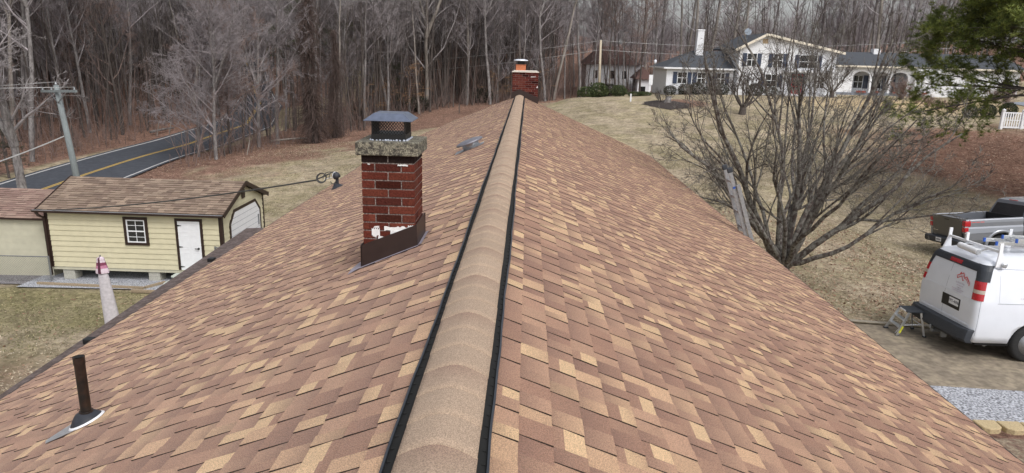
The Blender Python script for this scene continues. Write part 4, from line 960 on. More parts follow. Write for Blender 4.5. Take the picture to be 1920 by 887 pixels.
def logo2(Mx, k, name):
    mb = MB()
    def ln(pts, wd=.02):
        for a, b_ in zip(pts[:-1], pts[1:]): mb.bar((a[0]*k, a[1]*k, 0), (b_[0]*k, b_[1]*k, 0), wd*k, .002)
    ln([(-.30, .0), (0, .17), (.30, .0)], .026); ln([(-.26, .0), (-.25, -.06), (-.06, .05), (.10, -.06), (.25, .03), (.42, -.08)], .024); ln([(-.20, .06), (-.20, .13), (-.17, .13), (-.17, .07)], .03); ln([(0, .07), (.02, .07)], .035)
    o = mb.build(name, M['logo'], body, local=True); o.data.transform(Mx)
tr = math.radians(-13)
logo(tilt(on_rear(.38, 1.50), tr) , .62, 'logo'); logo2(tilt(on_side(1.12, 1.52), math.radians(-7)), .62, 'logo')
text('Roofing & Siding', 'faded_lettering', .042, M['faint'], body, tilt(on_rear(.36, 1.385), tr))
text('Roofing & Siding', 'faded_lettering', .052, M['faint'], body, tilt(on_side(1.15, 1.40), math.radians(-7)))
text('| Licensed', 'faded_lettering', .044, M['faint'], body, tilt(on_side(1.15, 1.20), math.radians(-7)))
rl_ = random.Random(6)      # the other lines are too faded to read: broken rows of pale ink
for fn, c_, z, L_, t_ in ((on_rear, .37, 1.345, .20, tr), (on_rear, .36, 1.30, .12, tr), (on_rear, .33, 1.262, .36, tr), (on_rear, .33, 1.225, .30, tr), (on_side, 1.15, 1.33, .2, -.12), (on_side, 1.12, 1.27, .5, -.12)):
    mb = MB(); x = -L_/2
    while x < L_/2: w_ = rl_.uniform(.02, .06); mb.box(x, x+w_, -.009, .009, 0, .002); x += w_+.012
    o = mb.build('faded_lettering', M['faint'], body, local=True); o.data.transform(tilt(fn(c_, z), t_))
# bumper
mb = MB(); pts = [(.02, -1.0), (-.10, -.98), (-.17, -.75), (-.19, 0), (-.17, .75), (-.10, .98), (.02, 1.0)]; zz = [(.36, .02), (.42, -.03), (.55, 0), (.62, .03)]
V = []; F = []
for z, e in zz:
    for x, y in pts: V.append((x+e, y, z))
n = len(pts)
for j in range(3):
    for i in range(n-1): a = j*n+i; F.append((a+1, a, a+n, a+n+1))
F.append(tuple(3*n+i for i in range(n-1, -1, -1))); F.append(tuple(range(n)))
mb.add(V, F); mb.build('rear_bumper', M['dkplastic'], van, local=True, bevel=.012)
mb = MB(); mb.box(-.2, .3, -.04, .04, .27, .34); mb.tube([(-.22, 0, .34), (-.22, 0, .42)], .025, 8); mb.box(-.1, .0, -.25, -.17, .22, .36); mb.build('tow_hitch', M['metal_grey'], van, local=True, bevel=.01)
mb = MB(); mb.tube([(1.0, -.55, .3), (.55, -.72, .28), (.42, -.8, .28)], .035, 10); mb.build('exhaust', M['galv'], van, local=True)
def wheel(parent, x, y, rad, wd, rimr, sy, name='wheel'):
    mb = MB(); R_ = Matrix.Rotation(math.pi/2, 3, 'X'); c = (x, y, rad-.01)
    pr = [(rimr*.98, -wd/2+.01), (rad*.86, -wd/2), (rad*.96, -wd/2+.02), (rad, -wd/2+.06), (rad, wd/2-.06), (rad*.96, wd/2-.02), (rad*.86, wd/2), (rimr*.98, wd/2-.01)]
    mb.lathe(pr, c, 36, R_); t = mb.build(name, M['tyre'], parent, local=True, smooth=True)
    mb = MB(); o = -sy
    pr = [(.02, .0), (.05, .0), (.055, -.02), (rimr*.45, -.03), (rimr*.75, -.045), (rimr*.85, -.01), (rimr, .0), (rimr*1.02, .012)]
    mb.lathe([(a, (b_+wd/2-.02)*(1 if sy < 0 else -1)) for a, b_ in (pr if sy < 0 else pr)], c, 32, R_)
    for k in range(8):
        a = 2*math.pi*k/8; q = Vector((x+math.cos(a)*rimr*.32, y+sy*(wd/2-.035), rad-.01+math.sin(a)*rimr*.32)); mb.tube([q, q+Vector((0, sy*.025, 0))], .012, 6)
    rm = mb.build('rim', M['rim'], t, local=True, smooth=True)
    mb = MB()
    for k in range(8):
        a = 2*math.pi*(k+.5)/8; q = Vector((x+math.cos(a)*rimr*.62, y+sy*(wd/2-.045), rad-.01+math.sin(a)*rimr*.62)); mb.tube([q, q+Vector((0, sy*.012, 0))], .028, 10)
    mb.build('rim_holes', M['dark'], t, local=True); return t
for x in (1.22, 4.65):
    for sy in (-1, 1): wheel(van, x, sy*.86, .37, .23, .215, sy)
vpatch('windshield', M['glass'], lambda z: 0, lambda z: .01, 1.3, 1.31, -.01, body, 1, 1)
mb = MB(); mb.prism([(5.02, -.78, 1.19), (4.24, -.70, 1.80), (4.24, .70, 1.80), (5.02, .78, 1.19)], (.012, 0, .015)); mb.build('windscreen', M['glass'], van, local=True)
mb = MB()
for sy in (-1, 1): mb.box(5.56, 5.64, sy*.55-.14, sy*.55+.14, .72, .92)
mb.build('headlights', M['lens_white'], van, local=True, bevel=.02)
# ladder rack: cross bars on feet
rack = None
for i, x in enumerate((.42, 1.75, 3.1)):
    mb = MB(); mb.bar((x, -.80, 2.13), (x, .80, 2.13), .045, .05)
    for sy in (-1, 1):
        mb.prism([(x-.10, sy*.86, 1.845), (x+.10, sy*.86, 1.845), (x+.035, sy*.81, 2.12), (x+.035, sy*.80, 2.30), (x-.035, sy*.80, 2.30), (x-.035, sy*.81, 2.12)], (0, sy*.03, 0))
    mb.box(x-.03, x+.03, .22, .27, 2.15, 2.31) if i == 0 else None
    rk = mb.build('rack_crossbar', M['white'], van, local=True, bevel=.006)
    mb = MB(); mb.lathe([(.05, 0), (.06, .03), (.03, .05)], (x+.05, -.905, 1.9), 10, Matrix.Rotation(math.pi/2, 3, 'X')); mb.build('rack_clamp', M['galv'], rk, local=True)
mb = MB(); mb.tube([(.24, .16, 2.06), (.24, -.44, 2.04)], .062, 16); mb.build('rack_roller', M['white'], van, local=True, bevel=.006)
mb = MB()
for y in (.16, -.44): mb.lathe([(.06, -.012), (.05, .012)], (.24, y, 2.06 if y > 0 else 2.04), 14, Matrix.Rotation(math.pi/2, 3, 'X')); mb.bar((.24, y, 2.05), (.42, y, 2.12), .03)
mb.build('roller_bracket', M['galv'], van, local=True)
# ladder carried on the rack
vm = WM[van.name]
rl = thing('ladder', 'aluminium ladder with blue end caps lying on the white van roof rack', 'ladder', vm @ Vector((.8, -.1, 2.27)), (math.radians(-2.6), 0, math.radians(1.1)))
for k, (y0, y1, z, x0, x1) in enumerate(((.12, -.26, 2.20, .70, 4.3), (.02, -.40, 2.29, 1.0, 4.5))):
    mb = MB(); o_ = Vector((.8, -.1, 2.16))
    for y in (y0, y1): mb.bar(Vector((x0, y, z))-o_, Vector((x1, y, z))-o_, .03, .075)
    sec = mb.build('ladder_section', M['alu'], rl, local=True, bevel=.004); x = x0+.18
    while x < x1: mb = MB(); mb.tube([Vector((x, y0, z))-o_, Vector((x, y1, z))-o_], .018, 8); x += .3; mb.build('rung', M['alu'], sec, local=True)
    for y in (y0, y1): mb = MB(); mb.bar(Vector((x0-.012, y, z))-o_, Vector((x0+.03, y, z))-o_, .04, .085); mb.build('end_cap', M['blue'], sec, local=True, bevel=.006)
# ================================================================ STEP STOOL
gs = gz(8.9, 14.8)+.04; st = thing('step_stool', 'small folding aluminium step stool with black platform behind the white van bumper', 'step stool', (8.92, 14.78, gs))
mb = MB(); mb.box(8.80, 9.16, 14.60, 15.0, gs+.53, gs+.57); mb.build('platform', M['dkplastic'], st, bevel=.012)
mb = MB(); mb.box(8.796, 8.803, 14.68, 14.92, gs+.535, gs+.565); mb.build('platform_badge', M['white'], st)
for y in (14.60, 15.0):
    s_ = -1 if y < 14.8 else 1
    mb = MB(); mb.bar((8.62, y+s_*.05, gs+.01), (8.84, y-s_*.01, gs+.54), .022, .055); lg = mb.build('front_leg', M['alu'], st)
    mb = MB(); mb.box(8.58, 8.67, y+s_*.05-.03, y+s_*.05+.03, gs-.01, gs+.025); mb.build('rubber_foot', M['dkplastic'], lg)
    mb = MB(); mb.bar((9.22, y+s_*.05, gs+.01), (9.10, y-s_*.01, gs+.54), .022, .04); lg2 = mb.build('rear_leg', M['alu'], st)
    mb = MB(); mb.box(9.19, 9.26, y+s_*.05-.025, y+s_*.05+.025, gs-.01, gs+.025); mb.build('rubber_foot', M['dkplastic'], lg2)
    if s_ < 0: mb = MB(); mb.bar((8.665, y-.054, gs+.08), (8.725, y-.047, gs+.23), .004, .045); mb.build('warning_sticker', M['yellow_sticker'], lg)
for z, x in ((.19, 8.70), (.36, 8.77)): mb = MB(); mb.box(x-.05, x+.05, 14.60, 15.0, gs+z-.012, gs+z+.012); mb.build('tread', M['alu'], st, bevel=.004)
mb = MB(); mb.bar((9.17, 14.58, gs+.25), (9.17, 15.02, gs+.25), .015); mb.bar((8.72, 14.59, gs+.25), (9.16, 14.585, gs+.28), .012); mb.bar((8.66, 14.7, gs+.02), (8.7, 14.62, gs+.18), .015); mb.build('brace', M['galv_white'], st)
# ================================================================ PICKUP TRUCK
ta, trl, tpt = math.radians(2.5), math.radians(-6), math.radians(-4)
tR = Euler((trl, tpt, ta)).to_matrix(); tl = Vector(atz(1747, 400, 2.45))-tR @ Vector((0, 1.0, 1.45))
tk = thing('pickup_truck', 'dark grey pickup truck with an empty black bed parked beyond the white van', 'pickup truck', tl, (trl, tpt, ta))
for sg in (-1, 1):
    sec = [(.93, .52), (1.0, .70), (1.02, .95), (1.005, 1.12), (.985, 1.18), (.99, 1.32), (.985, 1.41), (.96, 1.45), (.875, 1.455), (.87, 1.40), (.89, .9), (.88, .52)]
    mb = MB(); mb.prism([(0, sg*y, z) for y, z in sec], (2.06, 0, 0)); sd_ = mb.build('bed_side', M['truck'], tk, local=True)
    mb = MB(); mb.tube([(1.28, sg*.6, .45), (1.28, sg*1.3, .45)], .50, 32); cut(sd_, mb); sd_.parent = tk
    b = sd_.modifiers.new('b', 'BEVEL'); b.width = .012; b.segments = 2; b.limit_method = 'ANGLE'; b.angle_limit = math.radians(35)
    mb = MB(); V = []; F = []; n = 28
    for i in range(n+1):
        t = math.radians(-8+196*i/n)
        for rr, yy in ((.495, .995), (.50, 1.045), (.575, 1.04), (.60, 1.008)): V.append((1.28-rr*math.cos(t), sg*yy, .45+rr*math.sin(t)))
    for i in range(n):
        for j in range(3): a = i*4+j; F.append((a, a+4, a+5, a+1) if sg > 0 else (a, a+1, a+5, a+4))
    mb.add(V, F); mb.build('wheel_arch', M['truck'], sd_, local=True, smooth=True)
    mb = MB(); mb.box(-.05, .17, *sorted((sg*.84, sg*1.012)), 1.20, 1.40); mb.box(-.05, .10, *sorted((sg*.84, sg*1.014)), 1.0, 1.17); tlg = mb.build('tail_light', M['lens_red'], tk, local=True, bevel=.025, seg=3)
    mb = MB(); mb.box(-.052, .06, *sorted((sg*.86, sg*1.016)), 1.172, 1.198); mb.box(-.03, .12, *sorted((sg*.85, sg*1.01)), .955, .985); mb.build('tail_light_trim', M['chrome'], tlg, local=True, bevel=.008)
    wheel(tk, 1.28, sg*.86, .42, .27, .23, sg); wheel(tk, 5.05, sg*.86, .42, .27, .23, sg)
mb = MB(); mb.box(.0, 2.05, -.885, .885, .86, .90); mb.box(2.0, 2.06, -.885, .885, .9, 1.44)
for i in range(9): y = -.76+.19*i; mb.box(.02, 2.0, y-.04, y+.04, .901, .915)
mb.build('bed_floor', M['black'], tk, local=True)
mb = MB(); mb.prism([(-.035, -.83, .70), (-.05, -.83, 1.30), (-.075, -.83, 1.42), (-.06, -.83, 1.455), (.03, -.83, 1.455), (.03, -.83, .70)], (0, 1.66, 0)); tg = mb.build('tailgate', M['truck_gate'], tk, local=True, bevel=.012)
mb = MB(); mb.box(-.066, -.05, -.13, .13, 1.335, 1.40); mb.build('handle', M['black'], tg, local=True, bevel=.01)
mb = MB(); mb.box(-.044, -.036, .50, .76, .88, .90); mb.build('badge', M['chrome'], tg, local=True)
mb = MB(); mb.box(-.078, .03, -.84, .84, 1.456, 1.466); mb.build('gate_cap', M['truck'], tg, local=True, bevel=.004)
mb = MB(); mb.prism([(.02, -1.0, .46), (-.20, -.95, .46), (-.24, -.95, .52), (-.24, -.95, .68), (-.2, -.95, .70), (.02, -1.0, .70)], (0, 1.95, 0)); bmp = mb.build('rear_bumper', M['dkplastic'], tk, local=True, bevel=.02)
mb = MB(); mb.box(-.252, -.243, -.02, .29, .53, .67); pl = mb.build('licence_plate', M['white'], bmp, local=True)
mb = MB()
for i in range(5): y = .03+.05*i; mb.box(-.256, -.2525, y-.012, y+.012, .57, .63)
mb.build('plate_marks', M['ink'], bmp, local=True)
mb = MB(); mb.box(-.2, .4, -.05, .05, .36, .45); mb.build('tow_hitch', M['dark'], tk, local=True)
mb = MB(); mb.box(.1, 5.3, -.7, .7, .42, .86); mb.build('chassis', M['dark'], tk, local=True)
mb = MB()
for i, c in enumerate((0, 1, 0)): mb.box(.2+.16*i, .33+.16*i, -.9935, -.9925, 1.335, 1.36)
mb.build('side_decal', M['logo'], tk, local=True)
# cab + nose
def section_loft(xs, secs):
    mb = MB(); V = []; F = []
    for x, s in zip(xs, secs):
        pts = s+[(-y, z) for y, z in reversed(s)]
        V += [(x if not callable(x) else x(z), y, z) for y, z in pts]; n = len(pts)
    for i in range(len(xs)-1):
        for j in range(n): a = i*n+j; b_ = i*n+(j+1) % n; F.append((a, b_, b_+n, a+n))
    F += [tuple(range(n))[::-1], tuple((len(xs)-1)*n+j for j in range(n))]
    mb.add(V, F); return mb
low = [(-.9, .5), (-1.0, .75), (-1.02, 1.0), (-.99, 1.2), (-.97, 1.38)]
mb = section_loft([2.11, 2.16, 4.3, 4.6, 5.9, 6.05], [low+[(-.9, 1.40)]]*3+[[(y, z*.98) for y, z in low]+[(-.85, 1.38)], [(y*.97, min(z, 1.22)) for y, z in low]+[(-.7, 1.24)], [(y*.9, min(z, 1.1)) for y, z in low]+[(-.6, 1.1)]]); mb.build('cab_body', M['truck'], tk, local=True, smooth=False, bevel=.02)
up_ = lambda k, zt: [(-.95*k, 1.40), (-.80*k, zt-.08), (-.70*k, zt)]
mb = section_loft([2.14, 2.34, 2.6, 3.9, 4.1, 4.75], [[(-.95, 1.40), (-.945, 1.405), (-.94, 1.41)], [(-.95, 1.40), (-.81, 1.86), (-.72, 1.93)], up_(1, 1.98), up_(1, 1.98), [(-.95, 1.40), (-.81, 1.86), (-.7, 1.93)], [(-.95, 1.40), (-.94, 1.405), (-.93, 1.41)]])
cab = mb.build('cab_roof', M['truck'], tk, local=True, smooth=False, bevel=.02)
mb = MB(); mb.prism([(2.137, -.80, 1.43), (2.327, -.70, 1.87), (2.327, .70, 1.87), (2.137, .80, 1.43)], (-.006, 0, .003)); mb.build('rear_window', M['glass'], cab, local=True)
mb = MB(); mb.box(2.36, 2.40, -.2, .2, 1.925, 1.955); mb.build('brake_light', M['lens_red'], cab, local=True)
for sg in (-1, 1):
    mb = MB()
    for x0, x1 in ((2.5, 3.2), (3.26, 3.95)): mb.prism([(x0-.08, sg*.937, 1.45), (x1+.1, sg*.937, 1.45), (x1, sg*.827, 1.84), (x0, sg*.827, 1.84)], (0, sg*.006, 0))
    mb.build('side_window', M['glass'], cab, local=True)
mb = MB(); mb.prism([(4.70, -.85, 1.43), (4.14, -.70, 1.90), (4.14, .70, 1.90), (4.70, .85, 1.43)], (.01, 0, .01)); mb.build('windscreen', M['glass'], cab, local=True)
# ================================================================ WHITE HOUSE ON THE HILL
HY = 82.0
wh = thing('white_house', 'large white house on the hill with dark roofs, blue shutters and tall white chimney', 'house', (30, 86, 4.2))
def hipwall(name, x0, x1, y0, y1, z0, z1, m='white_brick'):
    mb = MB(); mb.box(x0, x1, y0, y1, z0, z1); return mb.build(name, M[m], wh)
hipwall('wall', 16.1, 23.7, HY, 91, 3.2, 7.05)
mb = MB(); mb.add([(15.7, HY-.45, 7.0), (23.9, HY-.45, 7.0), (23.9, 91.4, 7.0), (15.7, 91.4, 7.0), (19.8, 86.5, 9.0), (23.9, 86.5, 9.0)], [(0, 1, 5, 4), (3, 0, 4), (2, 3, 4, 5), (3, 2, 1, 0), (1, 2, 5)]); mb.build('roof', M['slate'], wh)
mb = MB(); mb.box(15.65, 23.95, HY-.52, HY-.44, 6.88, 7.06); mb.box(15.62, 15.70, HY-.5, 91.4, 6.88, 7.06); mb.build('gutter', M['white'], wh)
mb = MB(); mb.prism([(19.9, 85.2, 6), (20.85, 85.2, 6), (20.75, 85.2, 11.25), (20.0, 85.2, 11.25)], (0, .9, 0)); mb.box(19.95, 20.8, 85.15, 86.15, 11.25, 11.4); cmn = mb.build('chimney', M['white_brick'], wh, bevel=.03); cmn['label'] = 'tall plain white chimney'
# two storey block with offset gable
bx0, bx1, pk_, ez1, ez2, pz = 23.9, 34.7, 26.6, 9.25, 9.15, 10.75
mb = MB(); mb.prism([(bx0, HY-1, 3.4), (bx1, HY-1, 3.4), (bx1, HY-1, ez2), (pk_, HY-1, pz), (bx0, HY-1, ez1)], (0, 9.5, 0)); mb.build('wall', M['white_brick'], wh)
mb = MB(); y0, y1 = HY-1.5, 91
mb.prism([(bx0-.5, y0, ez1-.12), (pk_, y0, pz+.08), (bx1+.6, y0, ez2-.12), (bx1+.6, y0, ez2+.06), (pk_, y0, pz+.28), (bx0-.5, y0, ez1+.06)], (0, y1-y0, 0)); mb.build('roof', M['slate'], wh)
mb = MB(); mb.bar((bx0-.6, y0-.03, ez1-.12), (pk_, y0-.03, pz+.12), .06, .26); mb.bar((pk_, y0-.03, pz+.12), (bx1+.7, y0-.03, ez2-.12), .06, .26); mb.box(bx1+.62, bx1+.72, y0, y1, ez2-.2, ez2+.04); mb.build('barge_board', mat('cream_trim', (.72, .66, .55), .6), wh)
mb = MB(); mb.box(pk_-.3, pk_+.3, HY-1.04, HY-.99, 9.9, 10.4); mb.build('gable_vent', mat('tan_vent', (.45, .34, .22), .7), wh)
def hwin(x, z, w_, h, y, shut=True, mull=True):
    mb = MB(); mb.box(x-w_/2-.06, x+w_/2+.06, y-.05, y+.02, z-h/2-.06, z-h/2); mb.box(x-w_/2-.06, x+w_/2+.06, y-.05, y+.02, z+h/2, z+h/2+.06)
    mb.box(x-w_/2-.06, x-w_/2, y-.05, y+.02, z-h/2, z+h/2); mb.box(x+w_/2, x+w_/2+.06, y-.05, y+.02, z-h/2, z+h/2)
    if mull:
        mb.box(x-.03, x+.03, y-.045, y, z-h/2, z+h/2); mb.box(x-w_/2, x-.031, y-.045, y, z-.03, z+.03); mb.box(x+.031, x+w_/2, y-.045, y, z-.03, z+.03)
    f = mb.build('window', M['white'], wh)
    mb = MB(); mb.box(x-w_/2, x+w_/2, y-.03, y-.01, z-h/2, z+h/2); mb.build('pane', M['glass'], f)
    if shut:
        for a in (x-w_/2-.55, x+w_/2+.1): mb = MB(); mb.box(a, a+.45, y-.06, y-.005, z-h/2-.05, z+h/2+.05); mb.build('shutter', M['shutter'], f)
yw = HY-1.002
hwin(25.3, 8.1, 1.0, 1.35, yw); hwin(28.2, 8.1, .95, 1.4, yw); hwin(31.6, 8.05, 1.9, 1.35, yw); hwin(27.7, 5.9, 1.3, 1.3, yw)
hwin(17.9, 5.9, 1.0, 1.2, HY-.002); hwin(20.1, 5.9, .9, 1.2, HY-.002); hwin(22.3, 5.9, .8, 1.2, HY-.002)
mb = MB(); mb.box(29.75, 31.45, yw-.05, yw+.02, 4.5, 6.75); mb.build('door_surround', M['shutter'], wh)
mb = MB(); mb.box(30.0, 31.2, yw-.09, yw-.051, 4.5, 6.65); d = mb.build('door', M['door_red'], wh); d['label'] = 'red front door with glazed panes'
mb = MB()
for i in range(3):
    for j in range(4): mb.box(30.08+.37*i, 30.38+.37*i, yw-.10, yw-.091, 4.95+.42*j, 5.28+.42*j)
mb.build('panes', M['glass'], d)
mb = MB(); mb.box(28.9, 34.6, yw-1.7, yw-.001, 4.32, 4.5); mb.box(29.1, 29.3, yw-1.6, yw-1.4, 4.5, 6.9); mb.box(32.1, 32.3, yw-1.6, yw-1.4, 4.5, 6.9); mb.box(34.2, 34.45, yw-1.6, yw-1.4, 4.5, 6.9); mb.box(28.9, 34.6, yw-1.7, yw-.002, 6.9, 7.1); mb.build('porch', M['white'], wh)
hwin(33.2, 5.8, .9, 1.2, yw, shut=False)
mb = MB(); mb.tube([(25.4, 84, 10.2), (25.4, 84, 11.0)], .04, 6); mb.lathe([(.40, .08), (.3, .02), (.02, -.02), (.28, .0), (.38, .06)], (25.4, 83.9, 11.2), 16, Matrix.Rotation(math.radians(70), 3, 'X')); mb.build('satellite_dish', mat('dish_grey', (.18, .22, .27), .5), wh)
# single storey wing with arched porch
ay0, ay1 = HY, 90.5; ax0, ax1 = 34.75, 44.0; zl_, zh_ = 4.75, 7.75
mb = MB(); mb.box(ax0, ax1, HY+2.2, ay1, 3.6, 7.7); mb.build('wall', M['white_brick'], wh)
mb = MB()
arch = [(37.3, 39.2), (39.45, 41.35), (41.6, 43.5)]
zt = 7.72; n = 8
prev = 35.4; edges = []
for (a, b_) in arch:
    mb.box(prev, a, HY, HY+.3, 4.4, zt)
    for i in range(n):
        xa = a+(b_-a)*i/n; xb = a+(b_-a)*(i+1)/n; f = lambda x: 6.65+.5*math.sqrt(max(0, 1-((x-(a+b_)/2)/((b_-a)/2))**2))
        mb.prism([(xa, HY, f(xa)), (xb, HY, f(xb)), (xb, HY, zt), (xa, HY, zt)], (0, .3, 0))
    prev = b_
mb.box(prev, 44.0, HY, HY+.3, 4.4, zt); mb.box(34.75, 35.4, HY, HY+.3, 4.4, zt)
mb.build('arcade', M['white'], wh)
mb = MB(); mb.box(34.75, 43.99, HY-.1, HY+2.2, 3.6, 4.8); mb.build('porch_base', M['fieldstone'], wh)
hwin(38.9, 5.95, 1.0, 1.4, HY+2.19); hwin(41.0, 5.95, 1.1, 1.4, HY+2.19); hwin(36.2, 5.9, .8, 1.3, HY+2.19, shut=False)
mb = MB(); mb.box(42.9, 43.2, HY+2.15, HY+2.2, 4.85, 6.9); mb.build('side_door', M['shutter'], wh)
mb = MB(); mb.prism([(34.9, HY-.5, 7.75), (34.9, HY+4, 9.35), (34.9, 91, 7.75)], (12.1, 0, 0)); mb.build('roof', M['slate'], wh)
mb = MB(); mb.box(34.9, 47.0, HY-.6, HY-.5, 7.62, 7.8); mb.build('gutter', mat('cream_trim', (.72, .66, .55), .6), wh)
mb = MB(); mb.box(40.8, 41.6, HY+3.4, HY+4.2, 9.0, 9.75); mb.build('roof_stack', M['white'], wh)
# projecting garage wing
mb = MB(); mb.box(44.0, 55.6, HY-.6, 89, 3.0, 7.75); mb.build('wall', M['white_brick'], wh)
mb = MB(); mb.prism([(47.01, HY-1.1, 7.72), (47.01, HY+4, 9.36), (47.01, 91.5, 7.72)], (9.1, 0, 0)); mb.build('roof', M['slate'], wh)
mb = MB(); mb.box(47.02, 56.2, HY-1.2, HY-1.1, 7.58, 7.78); mb.build('gutter', mat('cream_trim', (.72, .66, .55), .6), wh)
mb = MB(); mb.box(54.2, 54.5, HY-.66, HY-.6, 6.3, 6.65); mb.build('wall_lamp', M['shutter'], wh)
mb = MB()
for x in (37.8, 38.4, 39.9, 41.9, 45.0): mb.box(x, x+.45, HY-.3 if x < 44 else HY-.9, HY-.11 if x < 44 else HY-.61, 4.82, 5.02)
mb.build('window_boxes', mat('terracotta', (.30, .07, .05), .8), wh)
# second house among the trees
h2 = thing('house', 'white house with a reddish brown roof half hidden by trees behind the lawn crest', 'house', (10, 104, 3))
gx = lambda px, Y: float(atY(px, 150, Y)[0])
mb = MB(); mb.box(gx(1098, 104), gx(1205, 104), 104, 112, 1.5, 7.0); mb.build('wall', M['white'], h2)
a, b_ = gx(1092, 103.4), gx(1200, 103.4); mb = MB(); mb.add([(a, 103.4, 7.0), (b_, 103.4, 7.0), (b_, 112.6, 7.0), (a, 112.6, 7.0), (a+2.6, 108, 9.6), (b_-2.6, 108, 9.6)], [(0, 1, 5, 4), (1, 2, 5), (2, 3, 4, 5), (3, 0, 4), (3, 2, 1, 0)]); mb.build('roof', M['red_roof'], h2)
for px in (1112, 1143, 1166, 1190):
    x = gx(px, 104); mb = MB(); mb.box(x, x+.6, 103.95, 104.02, 5.0, 6.1); mb.build('window', M['glass'], h2)
gr = thing('garage', 'small white outbuilding with a reddish roof between the trees and the white house', 'garage', (14, 100, 3.6))
a, b_ = gx(1196, 98), gx(1222, 98); mb = MB(); mb.box(a, b_, 98, 103, 2, 5.3); mb.build('wall', M['white'], gr)
mb = MB(); mb.add([(a-.4, 97.6, 5.2), (b_+.3, 97.6, 5.2), (b_+.3, 103.4, 5.2), (a-.4, 103.4, 5.2), ((a+b_)/2, 100.4, 6.9)], [(0, 1, 4), (1, 2, 4), (2, 3, 4), (3, 0, 4), (3, 2, 1, 0)]); mb.build('roof', M['red_roof'], gr)
mb = MB(); mb.box(a+.3, b_-.8, 97.95, 98.01, 2.5, 4.2); mb.build('garage_opening', M['dark'], gr)
# lamp post / white sign post left of the white house
p = Vector((14.25, 82, gz(14.25, 82))); lp = thing('lamp_post', 'white post with sign panel and tall lamp left of the white house', 'lamp post', p)
mb = MB(); mb.box(p.x-.11, p.x+.11, 81.9, 82.1, p.z, p.z+1.9); mb.build('post', M['white'], lp)
mb = MB(); mb.box(p.x-.14, p.x+.3, 81.84, 81.9, p.z+1.15, p.z+2.3); mb.build('panel', M['white'], lp)
mb = MB(); mb.tube([(p.x+.2, 82, p.z+1.8), (p.x+.42, 82, p.z+3.6)], .03, 6); mb.build('lamp_arm', M['metal_grey'], lp)
mb = MB(); mb.lathe([(.05, 0), (.15, .1), (.17, .4), (.03, .5)], (p.x+.44, 82, p.z+3.5), 10); mb.build('lamp_head', M['galv_white'], lp, smooth=True)
p = atY(1181, 207, 62); zz = gz(p[0], 62); mb = MB(); mb.box(p[0]-.06, p[0]+.06, 61.94, 62.06, zz-.1, zz+.62); mb.prism([(p[0]-.07, 61.93, zz+.62), (p[0]+.07, 61.93, zz+.62), (p[0], 61.93, zz+.68)], (0, .14, 0)); tag(mb.build('marker_post', M['white'], bevel=.01), 'short white marker post standing alone on the straw coloured lawn', 'post')
V = []; bc = atz(1247, 206, 3.7); bz = mat('dark_mulch', (.045, .036, .033), 1, .4, 3, bump=.8); mb = MB(); r = random.Random(8)
rim = []; n = 26
for i in range(n):
    a = 2*math.pi*i/n; q = r.uniform(.85, 1.15); x, y = bc[0]+2.0*q*math.cos(a), 60+2.6*q*math.sin(a); rim.append((x, y, gz(x, y)+.03))
mid = [(bc[0]+(x-bc[0])*.5, 60+(y-60)*.5, gz(bc[0]+(x-bc[0])*.5, 60+(y-60)*.5)+.22*r.uniform(.7, 1.2)) for x, y, z in rim]
v = rim+mid+[(bc[0], 60, gz(bc[0], 60)+.3)]
mb.add(v, [(i, (i+1) % n, n+(i+1) % n, n+i) for i in range(n)]+[(n+i, n+(i+1) % n, 2*n) for i in range(n)]); tag(mb.build('mulch_bed', bz, smooth=True), kind='structure')
mb = MB(); sx = bc[0]-.1; sz = gz(sx, 59.6); mb.tube([(sx, 59.6, sz-.1), (sx+.1, 59.6, sz+.35), (sx+.2, 59.65, sz+.75)], [.42, .28, .2], 9); tag(mb.build('tree_stump', M['bark'], smooth=True), 'grey tree stump on the dark mulch bed left of the front tree', 'stump')
# white vinyl fence
fx, fy = 33.75, 50.2; zf = gz(fx, fy); vf = thing('vinyl_fence', 'white vinyl picket fence section with capped posts at the far right edge', 'fence', (fx, fy, zf))
for i in range(4):
    x = fx+1.35*i; y = fy-.1*i; z0 = gz(x, y); mb = MB(); mb.box(x-.09, x+.09, y-.09, y+.09, z0-.1, zf+1.33); mb.build('post', M['white'], vf, bevel=.01)
    mb = MB(); mb.lathe([(.15, 0), (.15, .03), (.01, .11)], (x, y, zf+1.33), 4, Matrix.Rotation(math.pi/4, 3, 'Z')); mb.build('post_cap', M['white'], vf)
    if i < 3:
        mb = MB()
        for zc, h in ((.16, .12), (.66, .05), (1.16, .09)): mb.bar((x+.09, y, zf+zc), (x+1.26, y-.1, zf+zc), .05, h)
        for k in range(7): xx = x+.16+.16*k; mb.box(xx, xx+.075, y-.045-.012*k, y-.02-.012*k, zf+.2, zf+1.2)
        mb.build('picket_panel', M['white'], vf)
mb = MB(); mb.box(fx+1.42, fx+2.1, fy-.30, fy-.18, zf+.85, zf+.95); mb.prism([(fx+1.42, fy-.25, zf+.95), (fx+2.12, fy-.25, zf+.95), (fx+1.95, fy-.25, zf+1.12), (fx+1.7, fy-.25, zf+1.2), (fx+1.55, fy-.25, zf+1.08)], (0, .05, 0)); tag(mb.build('fence_plaque', M['shutter']), 'dark blue shape hanging on the white vinyl fence', 'plaque')
